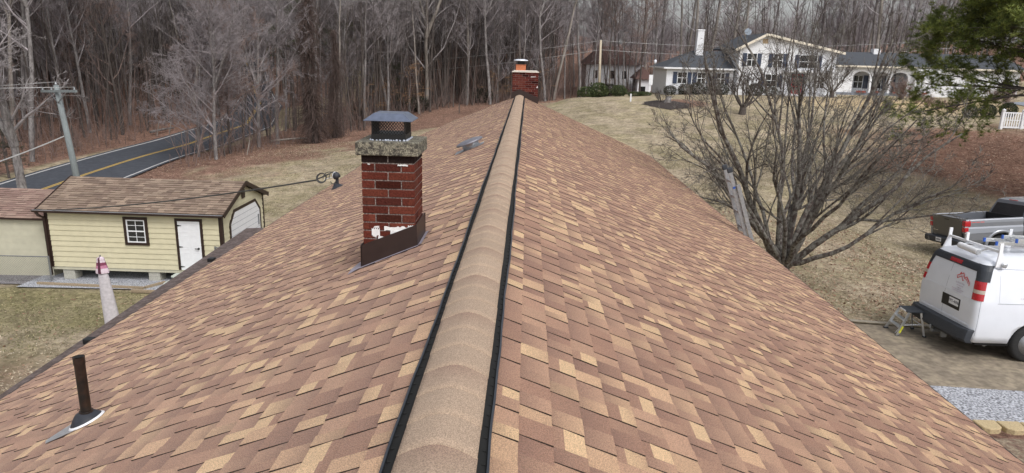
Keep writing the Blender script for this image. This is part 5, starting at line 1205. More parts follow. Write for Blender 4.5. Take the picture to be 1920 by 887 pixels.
# ================================================================ TREES
def kids(r, P, R, m, t0, t1, lf, ang, k, jit, trop, rf=.5, lvar=.35, angv=.25):
    n, K, _ = P.shape; t = r.uniform(t0, t1, (n, m)); f = t*(K-1); i = np.minimum(f.astype(int), K-2); fr = (f-i)[..., None]
    A = P[np.arange(n)[:, None], i]; B = P[np.arange(n)[:, None], i+1]; pos = A*(1-fr)+B*fr; d = B-A; d /= np.linalg.norm(d, axis=-1, keepdims=True)+1e-9
    rd = r.normal(size=d.shape); perp = rd-d*(rd*d).sum(-1, keepdims=True); perp /= np.linalg.norm(perp, axis=-1, keepdims=True)+1e-9
    a = ang*(1+r.uniform(-angv, angv, (n, m, 1))); D = d*np.cos(a)+perp*np.sin(a)
    plen = np.linalg.norm(np.diff(P, axis=1), axis=-1).sum(1)[:, None]
    L = lf*plen*(1.15-.75*t)*(1+r.uniform(-lvar, lvar, (n, m)))
    Rr = R[:, None]*(1-.8*t)*rf*(.8+.4*r.rand(n, m))
    pos = pos.reshape(-1, 3); D = D.reshape(-1, 3); L = L.reshape(-1); Rr = Rr.reshape(-1)
    return grow(r, pos, D, L, k, jit, trop), Rr
def grow(r, pos, D, L, k, jit, trop):
    N = len(pos); out = np.zeros((N, k+1, 3)); out[:, 0] = pos; d = D/np.linalg.norm(D, axis=-1, keepdims=True)
    for s in range(k):
        d = d+jit*r.normal(size=d.shape)+np.array([0, 0, trop]); d /= np.linalg.norm(d, axis=-1, keepdims=True)
        out[:, s+1] = out[:, s]+d*(L/k)[:, None]
    return out
def frusta(P, R, sides, tip=.12, rmin=.0):
    N, K, _ = P.shape; d = np.gradient(P, axis=1); d /= np.linalg.norm(d, axis=-1, keepdims=True)+1e-9
    ref = np.zeros_like(d); ref[..., 0] = .37; ref[..., 1] = .61; ref[..., 2] = .2; ref = ref-d*(ref*d).sum(-1, keepdims=True); bad = np.linalg.norm(ref, axis=-1) < .1
    ref[bad] = np.array([1, 0, 0]); x = ref/(np.linalg.norm(ref, axis=-1, keepdims=True)+1e-9); y = np.cross(d, x)
    s = np.linspace(0, 1, K); rad = np.maximum(R[:, None]*(1-(1-tip)*s[None]), rmin)
    a = np.arange(sides)*2*np.pi/sides
    V = P[:, :, None]+rad[:, :, None, None]*(x[:, :, None]*np.cos(a)[None, None, :, None]+y[:, :, None]*np.sin(a)[None, None, :, None])
    I = np.arange(N*K*sides).reshape(N, K, sides); J = np.roll(I, -1, axis=2)
    F = np.stack([I[:, :-1], J[:, :-1], J[:, 1:], I[:, 1:]], -1).reshape(-1, 4)
    return V.reshape(-1, 3), F
def merge(parts):
    V = []; F = []; n = 0
    for v, f in parts: V.append(v); F.append(f+n); n += len(v)
    return np.concatenate(V), np.concatenate(F)
def mesh_only(name, V, F, m, col=None, smooth=True):
    o = np_mesh(name, V, F, m, col=col, smooth=smooth); me = o.data; bpy.data.objects.remove(o); return me
def forest_tree(seed, H=20, r0=.2, clear=.35, nl=22, spread=.30, fork=False, low=False, lean=.02, tw=6, up=.10, tm='twig', bm='bark', minr=.012, p4=4):
    r = np.random.RandomState(seed); k = 12
    tr_ = grow(r, np.zeros((1, 3)), np.array([[lean*r.normal(), lean*r.normal(), 1.]]), np.array([H]), k, .035, .03); R = np.array([r0])
    trunks = [(tr_, R)]
    if fork:
        c, rr = kids(r, tr_, R, 2, .35, .5, .62, .38, 8, .05, .06, rf=1.1); trunks.append((c, rr))
    parts = [frusta(P, Q, 8, .14) for P, Q in trunks]
    L1 = []
    for P, Q in trunks:
        c, rr = kids(r, P, Q, nl if len(P) == 1 else nl//2, clear if len(P) == 1 else .2, .97, spread, .85, 6, .13, up, rf=.42); L1.append((c, rr))
    P1 = np.concatenate([c for c, _ in L1]); R1 = np.concatenate([q for _, q in L1])
    P2, R2 = kids(r, P1, R1, 7, .15, 1, .5, .75, 4, .17, up*.8, rf=.5)
    P3, R3 = kids(r, P2, R2, tw, .1, 1, .5, .7, 3, .2, up*.6, rf=.55)
    P4, R4 = kids(r, P3, R3, p4, .1, 1, .62, .75, 2, .22, up*.5, rf=.6)
    cr = merge([frusta(P1, np.maximum(R1, .025), 5), frusta(P2, np.maximum(R2, minr*1.3), 3, .3), frusta(P3, np.maximum(R3, minr), 3, .35), frusta(P4, np.full(len(P4), minr*.8), 3, .5)])
    tv, tf = merge(parts)
    return mesh_only('trunk', tv, tf, M[bm]), mesh_only('crown', cr[0], cr[1], M[tm])
def put_tree(name, meshes, label, cat, x, y, rz=0, sc=(1, 1, 1), group=None, z=None, rot=(0, 0)):
    t = bpy.data.objects.new(name, None); COL.objects.link(t); t.empty_display_size = .3
    t.location = (x, y, (gz(x, y) if z is None else z)-.1); t.rotation_euler = (rot[0], rot[1], rz); t.scale = sc
    tag(t, label, cat, group)
    for nm, me in zip(('trunk', 'crown', 'needles', 'leaves'), meshes):
        o = bpy.data.objects.new(nm, me); COL.objects.link(o); o.parent = t
    return t
VAR = [forest_tree(1, 22, .15, .32, 24, .26), forest_tree(2, 24, .19, .30, 22, .30, fork=True), forest_tree(3, 19, .14, .28, 22, .25, tm='twig'), forest_tree(4, 21, .14, .22, 26, .27, tm='twig_pale'),
       forest_tree(5, 23, .17, .40, 20, .30, fork=True, tm='twig_pale', bm='bark_pale'), forest_tree(6, 17, .10, .25, 20, .24, bm='bark_dark'), forest_tree(7, 20, .15, .2, 24, .26, bm='bark_dark', tm='twig_red'),
       forest_tree(8, 24, .20, .35, 22, .32, lean=.05), forest_tree(9, 18, .12, .15, 26, .28, tm='twig'), forest_tree(10, 22, .13, .45, 18, .25, bm='bark_pale', tm='twig_pale')]
SPV = [forest_tree(81, 24, .24, .30, 13, .30, fork=True, tw=4, p4=2, bm='bark'), forest_tree(82, 22, .18, .35, 12, .27, tw=4, p4=2, tm='twig'), forest_tree(83, 25, .28, .28, 13, .33, tw=4, p4=2, bm='bark_pale', tm='twig_pale', lean=.06), forest_tree(84, 20, .14, .3, 12, .25, tw=4, p4=2, bm='bark_dark')]
LOWV = [forest_tree(31, 13, .15, .10, 30, .40, fork=True, low=True, tw=8, up=.03, tm='twig'), forest_tree(32, 15, .18, .14, 30, .38, fork=True, tw=8, up=.0, tm='twig'), forest_tree(33, 11, .12, .10, 28, .42, tw=8, up=.05, tm='twig_red', bm='bark_dark')]
r = np.random.RandomState(77); placed = []
def try_pt(x, y, dmin):
    for (a, b_) in placed:
        if (a-x)**2+(b_-y)**2 < dmin*dmin: return False
    if 4 < x < 15 and 96 < y < 115: return False
    if x > 14 and y < 95: return False
    placed.append((x, y)); return True
# hand placed, distinctive trees
def special(px, py, Y, me, label, rz, sc, group=None):
    x = float(atY(px, py, Y)[0]); placed.append((x, Y)); return put_tree('bare_tree', me, label, 'tree', x, Y, rz, sc, group)
pale1 = forest_tree(41, 21, .27, .34, 20, .34, fork=False, lean=.0, bm='bark_pale', tm='twig_pale', up=.12); pale2 = forest_tree(42, 22, .26, .18, 22, .36, fork=True, lean=.10, bm='bark_pale', tm='twig_pale')
special(875, 203, 90, pale1, 'straight pale-barked tree at the wood edge, halfway between the two chimneys', 1.0, (1, 1, 1))
t = special(800, 195, 87, pale2, 'pale tree leaning left with a spreading forked crown, behind the near chimney', 2.2, (1.05, 1.05, 1.05)); t.rotation_euler = (0, -.2, 2.2)
special(1022, 190, 88, VAR[1], 'grey forked tree just right of the far chimney', .4, (1, 1, 1))
special(1085, 185, 96, VAR[7], 'tall grey tree left of the pale utility pole', 2.0, (1.05, 1.05, 1))
special(405, 295, 50, LOWV[1], 'roadside tree with drooping pale branches, nearest the road bend', .3, (.8, .8, .85))
special(372, 285, 52, LOWV[0], 'low twisted roadside tree left of the drooping one, over the road', 2.1, (.9, .9, .8))
special(432, 290, 54, LOWV[2], 'thin dark roadside tree between the road and the leafy lawn', 4.1, (1, 1, 1.1))
special(485, 262, 60, LOWV[0], 'pale twiggy tree right of the roadside trees at the leaf covered edge', 3.3, (1.1, 1.1, 1.05))
special(520, 255, 63, VAR[7], 'leaning dark trunk left of the vine covered tree', 5.2, (1, 1, 1))
stout = forest_tree(44, 12, .30, .22, 14, .42, fork=True, tw=5, up=.02, tm='twig_pale', bm='bark', lean=.0)
special(45, 385, 32.5, stout, 'stout pollarded tree with twisted limbs between the shed roof and the road', .8, (.85, .85, .85))
special(60, 300, 46, VAR[1], 'tall pale forked tree across the road at the left edge of the photo', 3.9, (.95, .95, 1))
for i, (px, Y) in enumerate(((1102, 100), (1112, 97), (1126, 101), (1136, 98), (1143, 99), (1152, 97), (1160, 101), (1168, 98), (1176, 99), (1186, 101), (1199, 96.5))):
    special(px, 170, Y, VAR[(5, 0, 2, 5, 9, 6, 2, 0, 5, 8, 6)[i]], 'bare thin tree screening the white house with the reddish roof', i*1.7, (.9, .9, .95), 'thin trees before the reddish roofed house')
# vine covered tree
def vine_tree():
    r = np.random.RandomState(51); tv = grow(r, np.zeros((1, 3)), np.array([[.02, 0, 1.]]), np.array([17.]), 12, .04, .02); parts = [frusta(tv, np.array([.28]), 8, .3)]
    n = 2600; t = r.rand(n)**.8; f = t*12; i = np.minimum(f.astype(int), 11); base = tv[0, i]+(tv[0, i+1]-tv[0, i])*(f-i)[:, None]
    a = r.rand(n)*6.28; D = np.stack([np.cos(a), np.sin(a), r.uniform(-.6, .9, n)], -1); rad = (.35+1.0*(1-t)**1.2+.6*np.sin(t*7)**2)*r.uniform(.6, 1.5, n)
    P = grow(r, base, D, rad*r.uniform(.5, 1.5, n), 4, .3, -.42); V, F = frusta(P, np.full(n, .022), 3, .5)
    return mesh_only('trunk', *parts[0], M['bark_dark']), mesh_only('crown', V, F, M['vine'])
vt = vine_tree(); x, y = float(atY(590, 255, 63)[0]), 63.0
put_tree('vine_covered_tree', vt, 'tree trunk wrapped in a thick mass of dark dry vines behind the near chimney, left', 'tree', x, y, 0, (1.15, 1.15, .9)); placed.append((x, y))
x, y = float(atY(628, 240, 67)[0]), 67.0; put_tree('vine_covered_tree', vt, 'smaller brown vine draped tree just right of the thickest vine covered trunk', 'tree', x, y, 2, (.8, .8, .6)); placed.append((x, y))
cnt = 0; names = {'A': ('bare tree in the wood across the road', 'bare trees in the wood across the road'), 'B': ('bare tree in the wood behind the leaf covered lawn', 'bare trees in the wood behind the lawn'), 'C': ('bare tree standing behind the houses on the hill', 'bare trees behind the hill houses')}
def fill(key, n, gen, dmin, weights):
    global cnt
    k = 0; tries = 0
    while k < n and tries < n*60:
        tries += 1; x, y = gen()
        if abs(math.degrees(math.atan2(x-.26, y))+.9) > 38.5: continue
        if not try_pt(x, y, dmin): continue
        v = VAR[r.choice(len(VAR), p=weights)] if key != 'C' else SPV[r.randint(4)]; s = r.uniform(.8, 1.15)
        put_tree('bare_tree', v, names[key][0], 'tree', x, y, r.rand()*6.28, (s, s, s*r.uniform(.9, 1.1)), names[key][1], rot=(r.normal()*.03, r.normal()*.03)); k += 1
    cnt += k
wA = np.array([1, 1, 1.4, 1.6, .35, 1.5, 1.2, .7, 1.4, .4]); wA /= wA.sum()
def gB():
    while True:
        x = r.uniform(-27, 12); y = r.uniform(50, 118)
        if bool(wood_mask(np.array([x]), np.array([y]))[0]) and abs(x-RC(y)) > 4.2 and seg_dist(np.array([x]), np.array([y]), WOOD)[0] > 1.2 and not (x < -20 and y < 72): return x, y
fill('A', 105, lambda: (-34.5-abs(r.normal())*16, r.uniform(38, 125)), 2.3, wA)
fill('B', 115, gB, 2.2, wA)
wC = np.array([1, 2, 1, 1.2, 1, .5, .8, 1.6, .8, 1.0]); wC /= wC.sum()
fill('C', 46, lambda: (r.uniform(10, 75), 96+abs(r.normal())*18), 2.8, wC)
# far wood on the hillside: too many to count
def far_wood():
    r = np.random.RandomState(9); T = []
    for sd in range(5):
        q = np.random.RandomState(100+sd); tr_ = grow(q, np.zeros((1, 3)), np.array([[0, 0, 1.]]), np.array([19.]), 6, .03, .02)
        P1, R1 = kids(q, tr_, np.array([.17]), 26, .15, .98, .27, .8, 4, .12, .1, rf=.45); P2, R2 = kids(q, P1, R1, 14, .1, 1, .6, .7, 2, .2, .08)
        T.append(merge([frusta(tr_, np.array([.19]), 5, .2), frusta(P1, np.maximum(R1, .035), 3, .3), frusta(P2, np.full(len(P2), .03), 3, .4)]))
    V = []; F = []; n = 0; k = 0
    while k < 1500:
        if r.rand() < .72: x, y = r.uniform(-130, 110), 118+abs(r.normal())*55
        else: x, y = -48-abs(r.normal())*28, r.uniform(55, 150)
        if y > 262 or abs(math.degrees(math.atan2(x, y))) > 41: continue
        if 2 < x < 62 and y < 122: continue
        if abs(x-RC(y)) < 4.5: continue
        v, f = T[r.randint(5)]; s = r.uniform(.75, 1.15); a = r.rand()*6.28
        if x > 3 and y > 135: s *= .55
        if x > 3 and r.rand() < (.8 if y < 165 else .45): continue
        Rz = np.array([[math.cos(a), -math.sin(a), 0], [math.sin(a), math.cos(a), 0], [0, 0, 1]])
        V.append((v @ Rz.T)*s+np.array([x, y, gz(x, y)-.2])); F.append(f+n); n += len(v); k += 1
    o = np_mesh('far_wood', np.concatenate(V), np.concatenate(F), M['twig']); tag(o, 'leafless grey-brown woodland covering the hillside behind everything', 'woodland', kind='stuff')
far_wood()
# thin saplings and brush under the trees
def thin_poles():
    r = np.random.RandomState(23); pos = []
    while len(pos) < 700:
        if r.rand() < .45: x, y = -33.5-abs(r.normal())*14, r.uniform(34, 128)
        elif r.rand() < .75: x = r.uniform(-26, 4); y = float(np.interp(x, [p[0] for p in WOOD], [p[1] for p in WOOD]))+1.5+abs(r.normal())*18
        else: x = r.uniform(4, 60); y = 98+abs(r.normal())*16
        if abs(x-RC(y)) < 4 or (4 < x < 16 and 102 < y < 114) or (-28 < x < -19 and y < 74 and r.rand() < .85): continue
        pos.append((x, y))
    pos = np.array(pos); n = len(pos); z = ground(pos[:, 0], pos[:, 1]); P0 = np.column_stack([pos, z-.1]); L = r.uniform(9, 18, n)
    P = grow(r, P0, np.column_stack([r.normal(size=(n, 2))*.05, np.ones(n)]), L, 8, .04, .03); R = r.uniform(.045, .10, n)
    P2, R2 = kids(r, P, R, 9, .3, 1, .16, .7, 3, .14, .08, rf=.4); P3, _ = kids(r, P2, R2, 4, .2, 1, .55, .7, 2, .2, .05)
    V, F = merge([frusta(P, R, 5, .2), frusta(P2, np.maximum(R2, .018), 3, .4), frusta(P3, np.full(len(P3), .011), 3, .5)])
    tag(np_mesh('thin_undergrowth', V, F, M['bark_dark']), 'dense stand of pole-thin young trees filling the woods between the larger trunks', 'undergrowth', kind='stuff')
thin_poles()
def underbrush():
    r = np.random.RandomState(19); n = 0; pos = []
    while len(pos) < 5200:
        q = r.rand()
        if q < .34: x, y = -31.8-abs(r.normal())*7, r.uniform(28, 125)
        elif q < .37: x, y = r.uniform(-25.6, -22), r.uniform(46, 68)
        else: x, y = r.uniform(-26, 40), 0; y = float(np.interp(x, [p[0] for p in WOOD], [p[1] for p in WOOD])) if x < 4 else 97; y += .3+abs(r.normal())*16
        if x > 14 and y < 98: continue
        if abs(x-RC(y)) < 3.7 or (-28 < x < -19 and y < 72 and r.rand() < .6): continue
        pos.append((x, y))
    pos = np.array(pos); z = ground(pos[:, 0], pos[:, 1]); P0 = np.column_stack([pos, z-.05])
    big = r.rand(len(pos)) < .25; L = np.where(big, r.uniform(2.5, 7, len(pos)), r.uniform(.6, 2.0, len(pos)))
    P = grow(r, P0, np.column_stack([r.normal(size=(len(pos), 2))*.22, np.ones(len(pos))]), L, 5, .12, .05)
    R = np.where(big, .03, .016); P2, R2 = kids(r, P, R, 5, .2, 1, .5, .6, 3, .18, .05)
    V, F = merge([frusta(P, R, 3, .4), frusta(P2, np.full(len(P2), .011), 3, .4)])
    tag(np_mesh('underbrush', V, F, M['twig_red']), 'reddish brown brush and thin saplings along the wood edge and the road verge', 'underbrush', kind='stuff')
underbrush()
# leaf geometry helpers
def leaf_quads(r, C, size, flat=0.0, aspect=.55):
    n = len(C); a = r.normal(size=(n, 3)); a[:, 2] *= (1-flat); a /= np.linalg.norm(a, axis=1, keepdims=True); b_ = np.cross(a, r.normal(size=(n, 3))+np.array([0, 0, 3*flat])); b_ /= np.linalg.norm(b_, axis=1, keepdims=True)+1e-9
    s = (size*r.uniform(.6, 1.3, n))[:, None]; a = a*s; b_ = b_*s*aspect
    V = np.stack([C-a, C-b_*.8, C+a, C+b_*.8], 1).reshape(-1, 3); F = np.arange(4*n).reshape(n, 4); return V, F
def tan_sapling(seed):
    r = np.random.RandomState(seed); tr_ = grow(r, np.zeros((1, 3)), np.array([[0, 0, 1.]]), np.array([5.]), 6, .06, .02); P1, R1 = kids(r, tr_, np.array([.05]), 14, .2, 1, .42, 1.3, 5, .08, .0)
    P2, R2 = kids(r, P1, R1, 6, .2, 1, .5, .8, 3, .1, .0); C = np.concatenate([P2.reshape(-1, 3)]*2); C = C+r.normal(size=C.shape)*np.array([.1, .1, .04])
    return mesh_only('trunk', *frusta(tr_, np.array([.05]), 6, .2), M['bark']), mesh_only('crown', *merge([frusta(P1, np.full(len(P1), .014), 3), frusta(P2, np.full(len(P2), .008), 3), leaf_quads(r, C, .06, .7)]), M['tan_leaf'], smooth=False)
TS = tan_sapling(3)
for i, (px, py, Y, s) in enumerate(((728, 215, 79.5, .8), (690, 222, 75.8, .9), (770, 190, 82, 1.2), (600, 195, 66.5, .55), (925, 195, 88.5, .8), (958, 192, 89, .7), (1015, 190, 90, .8))):
    x = float(atY(px, py, Y)[0]); put_tree('beech_sapling', TS, 'young beech holding its dry tan leaves at the wood edge', 'tree', x, Y, i*1.3, (s*1.2, s*1.2, s), 'young beeches with dry tan leaves')
# conifers
def needle_tree(seed, H, r0, limbs, spread, tuft, nlen, cols, clear=.1, droop=-.02, density=14, sub=9, sub2=0, ang=1.35, shape=1.0):
    r = np.random.RandomState(seed); tr_ = grow(r, np.zeros((1, 3)), np.array([[0, 0, 1.]]), np.array([float(H)]), 10, .02, .05)
    P1, R1 = kids(r, tr_, np.array([r0]), limbs, clear, .98, spread, ang, 7, .055, droop, rf=.32, lvar=.2, angv=.07); P2, R2 = kids(r, P1, R1, sub, .18, 1, .42, .8, 4, .1, droop*.5, rf=.5)
    src = [P1[:, 3:], P2[:, 1:]]
    parts = [frusta(P1, np.maximum(R1, .02), 5, .2), frusta(P2, np.maximum(R2, .01), 3, .3)]
    if sub2: P3, R3 = kids(r, P2, R2, sub2, .2, 1, .55, .7, 3, .12, .06, rf=.5); src.append(P3[:, 1:]); parts.append(frusta(P3, np.full(len(P3), .006), 3))
    C = np.concatenate([s.reshape(-1, 3) for s in src]); nT = len(C)
    D = r.normal(size=(nT, density, 3)); D[..., 2] = D[..., 2]*.7+.55; D /= np.linalg.norm(D, axis=-1, keepdims=True)
    ln = nlen*r.uniform(.6, 1.25, (nT, density, 1)); Cc = C[:, None]+r.normal(size=(nT, 1, 3))*tuft*.25+np.zeros((nT, density, 3))
    side = np.cross(D, r.normal(size=D.shape)); side /= np.linalg.norm(side, axis=-1, keepdims=True); wd = nlen*.05
    V = np.stack([Cc-side*wd, Cc+side*wd, Cc+D*ln], 2).reshape(-1, 3); F = np.arange(len(V)).reshape(-1, 3)
    cc = np.array(cols)[r.randint(len(cols), size=nT)]; cc = np.repeat(cc[:, None]*r.uniform(.75, 1.25, (nT, 1, 1)), density*3, 1).reshape(-1, 3)
    return mesh_only('trunk', *frusta(tr_, np.array([r0]), 10, .1), M['bark_dark']), mesh_only('crown', *merge(parts), M['bark_dark']), mesh_only('needles', V, F, M['needle'], col=cc, smooth=False)
PC = [(.13, .17, .036), (.175, .215, .045), (.095, .125, .032), (.22, .25, .06)]
pine = needle_tree(61, 16, .26, 90, .44, .25, .24, PC, clear=.33, droop=.0, density=20, sub=14, sub2=8, ang=1.42)
put_tree('pine_tree', pine, 'big green pine filling the upper right corner in front of the white house', 'tree', 22.9, 30.5, 2.2, (1.0, 1.0, 1.0))
fir = needle_tree(62, 17, .2, 46, .22, .25, .24, [(.06, .08, .03), (.085, .105, .04), (.11, .12, .05)], clear=.42, density=9, sub=9)
for i, (px, Y, s, lb) in enumerate(((548, 74, 1.0, 'dark green evergreen crown above the vine covered tree, left one'), (618, 78, 1.0, 'dark green evergreen crown above the vine covered tree, right one'))):
    x = float(atY(px, 150, Y)[0]); put_tree('evergreen_tree', fir, lb, 'tree', x, Y, i, (s, s, s), None)
ced = needle_tree(63, 6, .10, 40, .26, .2, .16, [(.045, .05, .03), (.06, .062, .036)], clear=.05, density=8, sub=8)
put_tree('cedar_tree', ced, 'small dull green cedar at the wood edge behind the near chimney cap', 'tree', float(atY(742, 190, 86)[0]), 86, 0, (1.2, 1.2, 1.0))
put_tree('cedar_tree', ced, 'dark green cedar bush at the far left by the roadside wood', 'tree', float(atY(12, 300, 41)[0]), 41, 0, (.8, .8, .55))
# ornamental tree in front
def ornamental(seed, n0=15, L0=4.6, r0=.11, k3=7, k4=6, trunk_h=.9, minr=.0055, wide=1.0, k5=0):
    r = np.random.RandomState(seed); st_ = grow(r, np.zeros((1, 3)), np.array([[.03, 0, 1.]]), np.array([trunk_h]), 4, .04, 0)
    az = np.arange(n0)*2.399+r.rand(n0)*.5; inc = wide*np.radians(np.clip(8+52*np.sqrt((np.arange(n0)+.5)/n0)+r.normal(size=n0)*5, 5, 62))
    inc = np.minimum(inc, 1.02); D = np.stack([np.cos(az)*np.sin(inc), np.sin(az)*np.sin(inc), np.cos(inc)], -1); top = st_[0, -1]
    Pm = grow(r, top+D*np.array([.14, .14, -.35])*np.array([1, 1, 1]), D, L0*r.uniform(.75, 1.1, n0)*(1-.12*np.sin(inc)), 11, .12, .05); Rm = r0*r.uniform(.55, 1.0, n0)
    P1, R1 = kids(r, Pm, Rm, 6, .25, .95, .52, .40, 7, .10, .05, rf=.6, angv=.4); P2, R2 = kids(r, P1, R1, 6, .15, 1, .48, .62, 5, .14, .02, rf=.5); P3, R3 = kids(r, P2, R2, k3, .1, 1, .5, .75, 4, .18, .015, rf=.5)
    parts = [frusta(Pm, Rm, 8, .18), frusta(P1, R1, 6, .2), frusta(P2, np.maximum(R2, minr*1.5), 4, .3), frusta(P3, np.maximum(R3, minr), 3, .45)]
    if k4: P4, R4 = kids(r, P3, R3, k4, .1, 1, .55, .8, 3, .22, .0, rf=.6); parts.append(frusta(P4, np.maximum(R4, minr*.75), 3, .5))
    tv, tf = frusta(np.concatenate([st_]), np.array([.30]), 14, .72)
    return mesh_only('trunk', tv, tf, M['lichen']), mesh_only('crown', *merge(parts), M['lichen'])
ox, oy = 7.45, 18.7
put_tree('ornamental_tree', ornamental(71, n0=18, L0=6.9, r0=.12, k3=6, k4=4), 'large leafless multi-stemmed tree with lichen spotted bark beside the right eave', 'tree', ox, oy, .6, (.90, .90, 1.04))
inner = ornamental(72, n0=9, L0=4.6, r0=.10, k3=4, k4=0, minr=.010)
for me_ in inner: me_.materials.clear(); me_.materials.append(M['bark_dark'])
for i, (px, py, Y, s, lb) in enumerate(((1392, 205, 56, 1.0, 'smaller dark leafless tree in the bed before the white house, seen through the front tree'), (1560, 178, 78, 1.0, 'bare red-brown tree growing against the white house right of its entrance'), (1240, 205, 60, .38, 'low bare shrub on the dark mulch patch left of the front tree'))):
    x = float(atY(px, py, Y)[0]); put_tree('ornamental_tree' if i < 2 else 'bare_shrub', inner, lb, 'tree' if i < 2 else 'shrub', x, Y, i*2, (s, s, s*(.95 if i < 2 else .8)))
# shrubs
def leafy_ball(seed, cols, n=2600, size=.05, sq=(1, 1, 1), rough=.16, m='leaf'):
    r = np.random.RandomState(seed); D = r.normal(size=(n, 3)); D /= np.linalg.norm(D, axis=1, keepdims=True); rad = (.55+.45*r.rand(n)**.4)*(1+rough*np.sin(D[:, 0]*5+seed)*np.sin(D[:, 1]*6+1)*np.cos(D[:, 2]*5))
    C = D*rad[:, None]*np.array(sq); C[:, 2] += sq[2]*.85; V, F = leaf_quads(r, C, size); cc = np.array(cols)[r.randint(len(cols), size=n)]*r.uniform(.7, 1.3, (n, 1))
    return mesh_only('foliage', V, F, M[m], col=np.repeat(cc, 4, 0), smooth=False)
def put_shrub(name, me, label, x, y, s, rz=0, group=None, sz=1):
    t = bpy.data.objects.new(name, me); COL.objects.link(t); t.location = (x, y, gz(x, y)-.03); t.scale = (s, s, s*sz); t.rotation_euler = (0, 0, rz); return tag(t, label, 'shrub', group)
bx = leafy_ball(1, [(.03, .04, .018), (.045, .055, .022), (.02, .028, .014)], 4200, .07, (1, 1, .95), .06)
for i, (px, lb, s) in enumerate(((1797, 'leftmost of the three clipped round green bushes under the pine', .58), (1823, 'middle of the three clipped round green bushes under the pine', .60), (1851, 'rightmost and widest of the three clipped round green bushes under the pine', .66))):
    p = atz(px, 218, 4.0); put_shrub('round_bush', bx, lb, float(p[0]), 57.0, s, i, 'clipped round bushes under the pine')
rh = leafy_ball(2, [(.055, .075, .025), (.08, .10, .032), (.035, .05, .02)], 2600, .10, (1.3, 1.1, 1), .3)
for i, (px, Y, s, lb) in enumerate(((1100, 86, .9, 'light green leafy shrub left of the pale pole foot'), (1122, 87, 1.1, 'light green leafy shrub at the foot of the pale pole'), (1160, 84, .8, 'dark green shrub right of the pale pole, before the second house'), (1192, 80, .75, 'low green groundcover shrub at the lawn crest near the lamp post'), (1208, 80, .7, 'low green groundcover shrub nearest the lamp post'))):
    x = float(atY(px, 175, Y)[0]); put_shrub('leafy_shrub', rh, lb, x, Y, s, i*1.1, None, .9 if i < 3 else .4)
dk = leafy_ball(3, [(.03, .035, .02), (.045, .04, .03)], 2200, .08, (1, 1, .8), .2)
for i, px in enumerate((1256, 1285, 1305, 1330, 1352, 1415, 1445)):
    put_shrub('foundation_shrub', dk, 'dark foundation shrub planted along the white house wall', float(atY(px, 175, 81 if px < 1370 else 79.6)[0]), 81 if px < 1370 else 79.6, .75+.1*(i % 3), i, 'dark shrubs along the white house wall')
for i, (px, Y, lb) in enumerate(((665, 83, 'dark bushy undergrowth left of the near chimney cap'), (785, 85.5, 'brown-green bush at the wood edge right of the near chimney cap'), (905, 91, 'dark green bush in the wood between the chimneys'), (1142, 97, 'dark evergreen bush before the second house'))):
    put_shrub('wild_bush', dk, lb, float(atY(px, 195, Y)[0]), Y, 1.5 if i else 1.1, i, None, .8)
def twig_bush(seed, m='twig_red', n=26, L=1.3, k=9):
    r = np.random.RandomState(seed); az = r.rand(n)*6.28; inc = r.uniform(.05, .75, n); D = np.stack([np.cos(az)*np.sin(inc), np.sin(az)*np.sin(inc), np.cos(inc)], -1)
    P = grow(r, D*np.array([.1, .1, 0]), D, L*r.uniform(.7, 1.1, n), 5, .08, .02); P2, _ = kids(r, P, np.full(n, .02), k, .2, 1, .45, .5, 3, .15, .03); P3, _ = kids(r, P2, np.full(len(P2), .02), 3, .2, 1, .5, .6, 2, .15, .03)
    return mesh_only('branches', *merge([frusta(P, np.full(n, .016), 4, .4), frusta(P2, np.full(len(P2), .010), 3, .5), frusta(P3, np.full(len(P3), .008), 3, .5)]), M[m])
tb = twig_bush(5)
for i, (px, py, Y, s, lb) in enumerate(((1690, 186, 76, 1.9, 'square clipped bare hedge bush before the arched porch'), (1718, 195, 70, 1.1, 'low twiggy bush right of the bare hedge bush'), (1738, 204, 66, 1.0, 'reddish bare bush in the straw bed, middle'), (1756, 205, 63, .9, 'reddish bare bush in the straw bed, nearest the pine'), (1783, 208, 60, .9, 'reddish bare bush beside the leftmost round bush'), (1890, 172, 74, 1.8, 'wide brown bare bush at the far right under the house end'), (1870, 178, 72, 1.4, 'brown bare bush left of the widest one at the far right'), (1893, 190, 66, .7, 'small brown bush on the straw slope at the far right'))):
    x = float(atY(px, py, Y)[0]); put_shrub('bare_bush', tb, lb, x, Y, s, i, None, .8)
# fallen logs and posts by the road
def log(a, b_, rad, label, m='bark_pale'):
    mb = MB(); mb.tube([a, ((Vector(a)+Vector(b_))/2)+Vector((0, 0, .05)), b_], [rad, rad*.85, rad*.6], 8); tag(mb.build('fallen_log', M[m], smooth=True), label, 'log')
a = atY(508, 252, 62); b_ = atY(575, 240, 63); log((a[0], 62, gz(a[0], 62)+.35), (b_[0], 63, gz(b_[0], 63)+.5), .10, 'pale fallen log lying at the foot of the vine covered tree')
a = atY(282, 245, 62); b_ = atY(325, 236, 66); log((a[0], 62, gz(a[0], 62)+.3), (b_[0], 66, gz(b_[0], 66)+.3), .12, 'weathered log on the ground at the wood edge across the road', 'bark')
for i, (px, py, Y, ln_, h) in enumerate(((293, 248, 62, .35, 1.4), (315, 243, 63, .4, 1.5), (462, 282, 52, .3, 1.1))):
    x = float(atY(px, py, Y)[0]); z = gz(x, Y); mb = MB(); mb.tube([(x, Y, z-.1), (x+ln_, Y, z+h)], .045, 6); tag(mb.build('leaning_stake', M['bark_pale']), ('leaning pale stake across the road, left one of two', 'leaning pale stake across the road, right one of two', 'leaning pale stick in the brush beside the roadside trees')[i], 'stake')
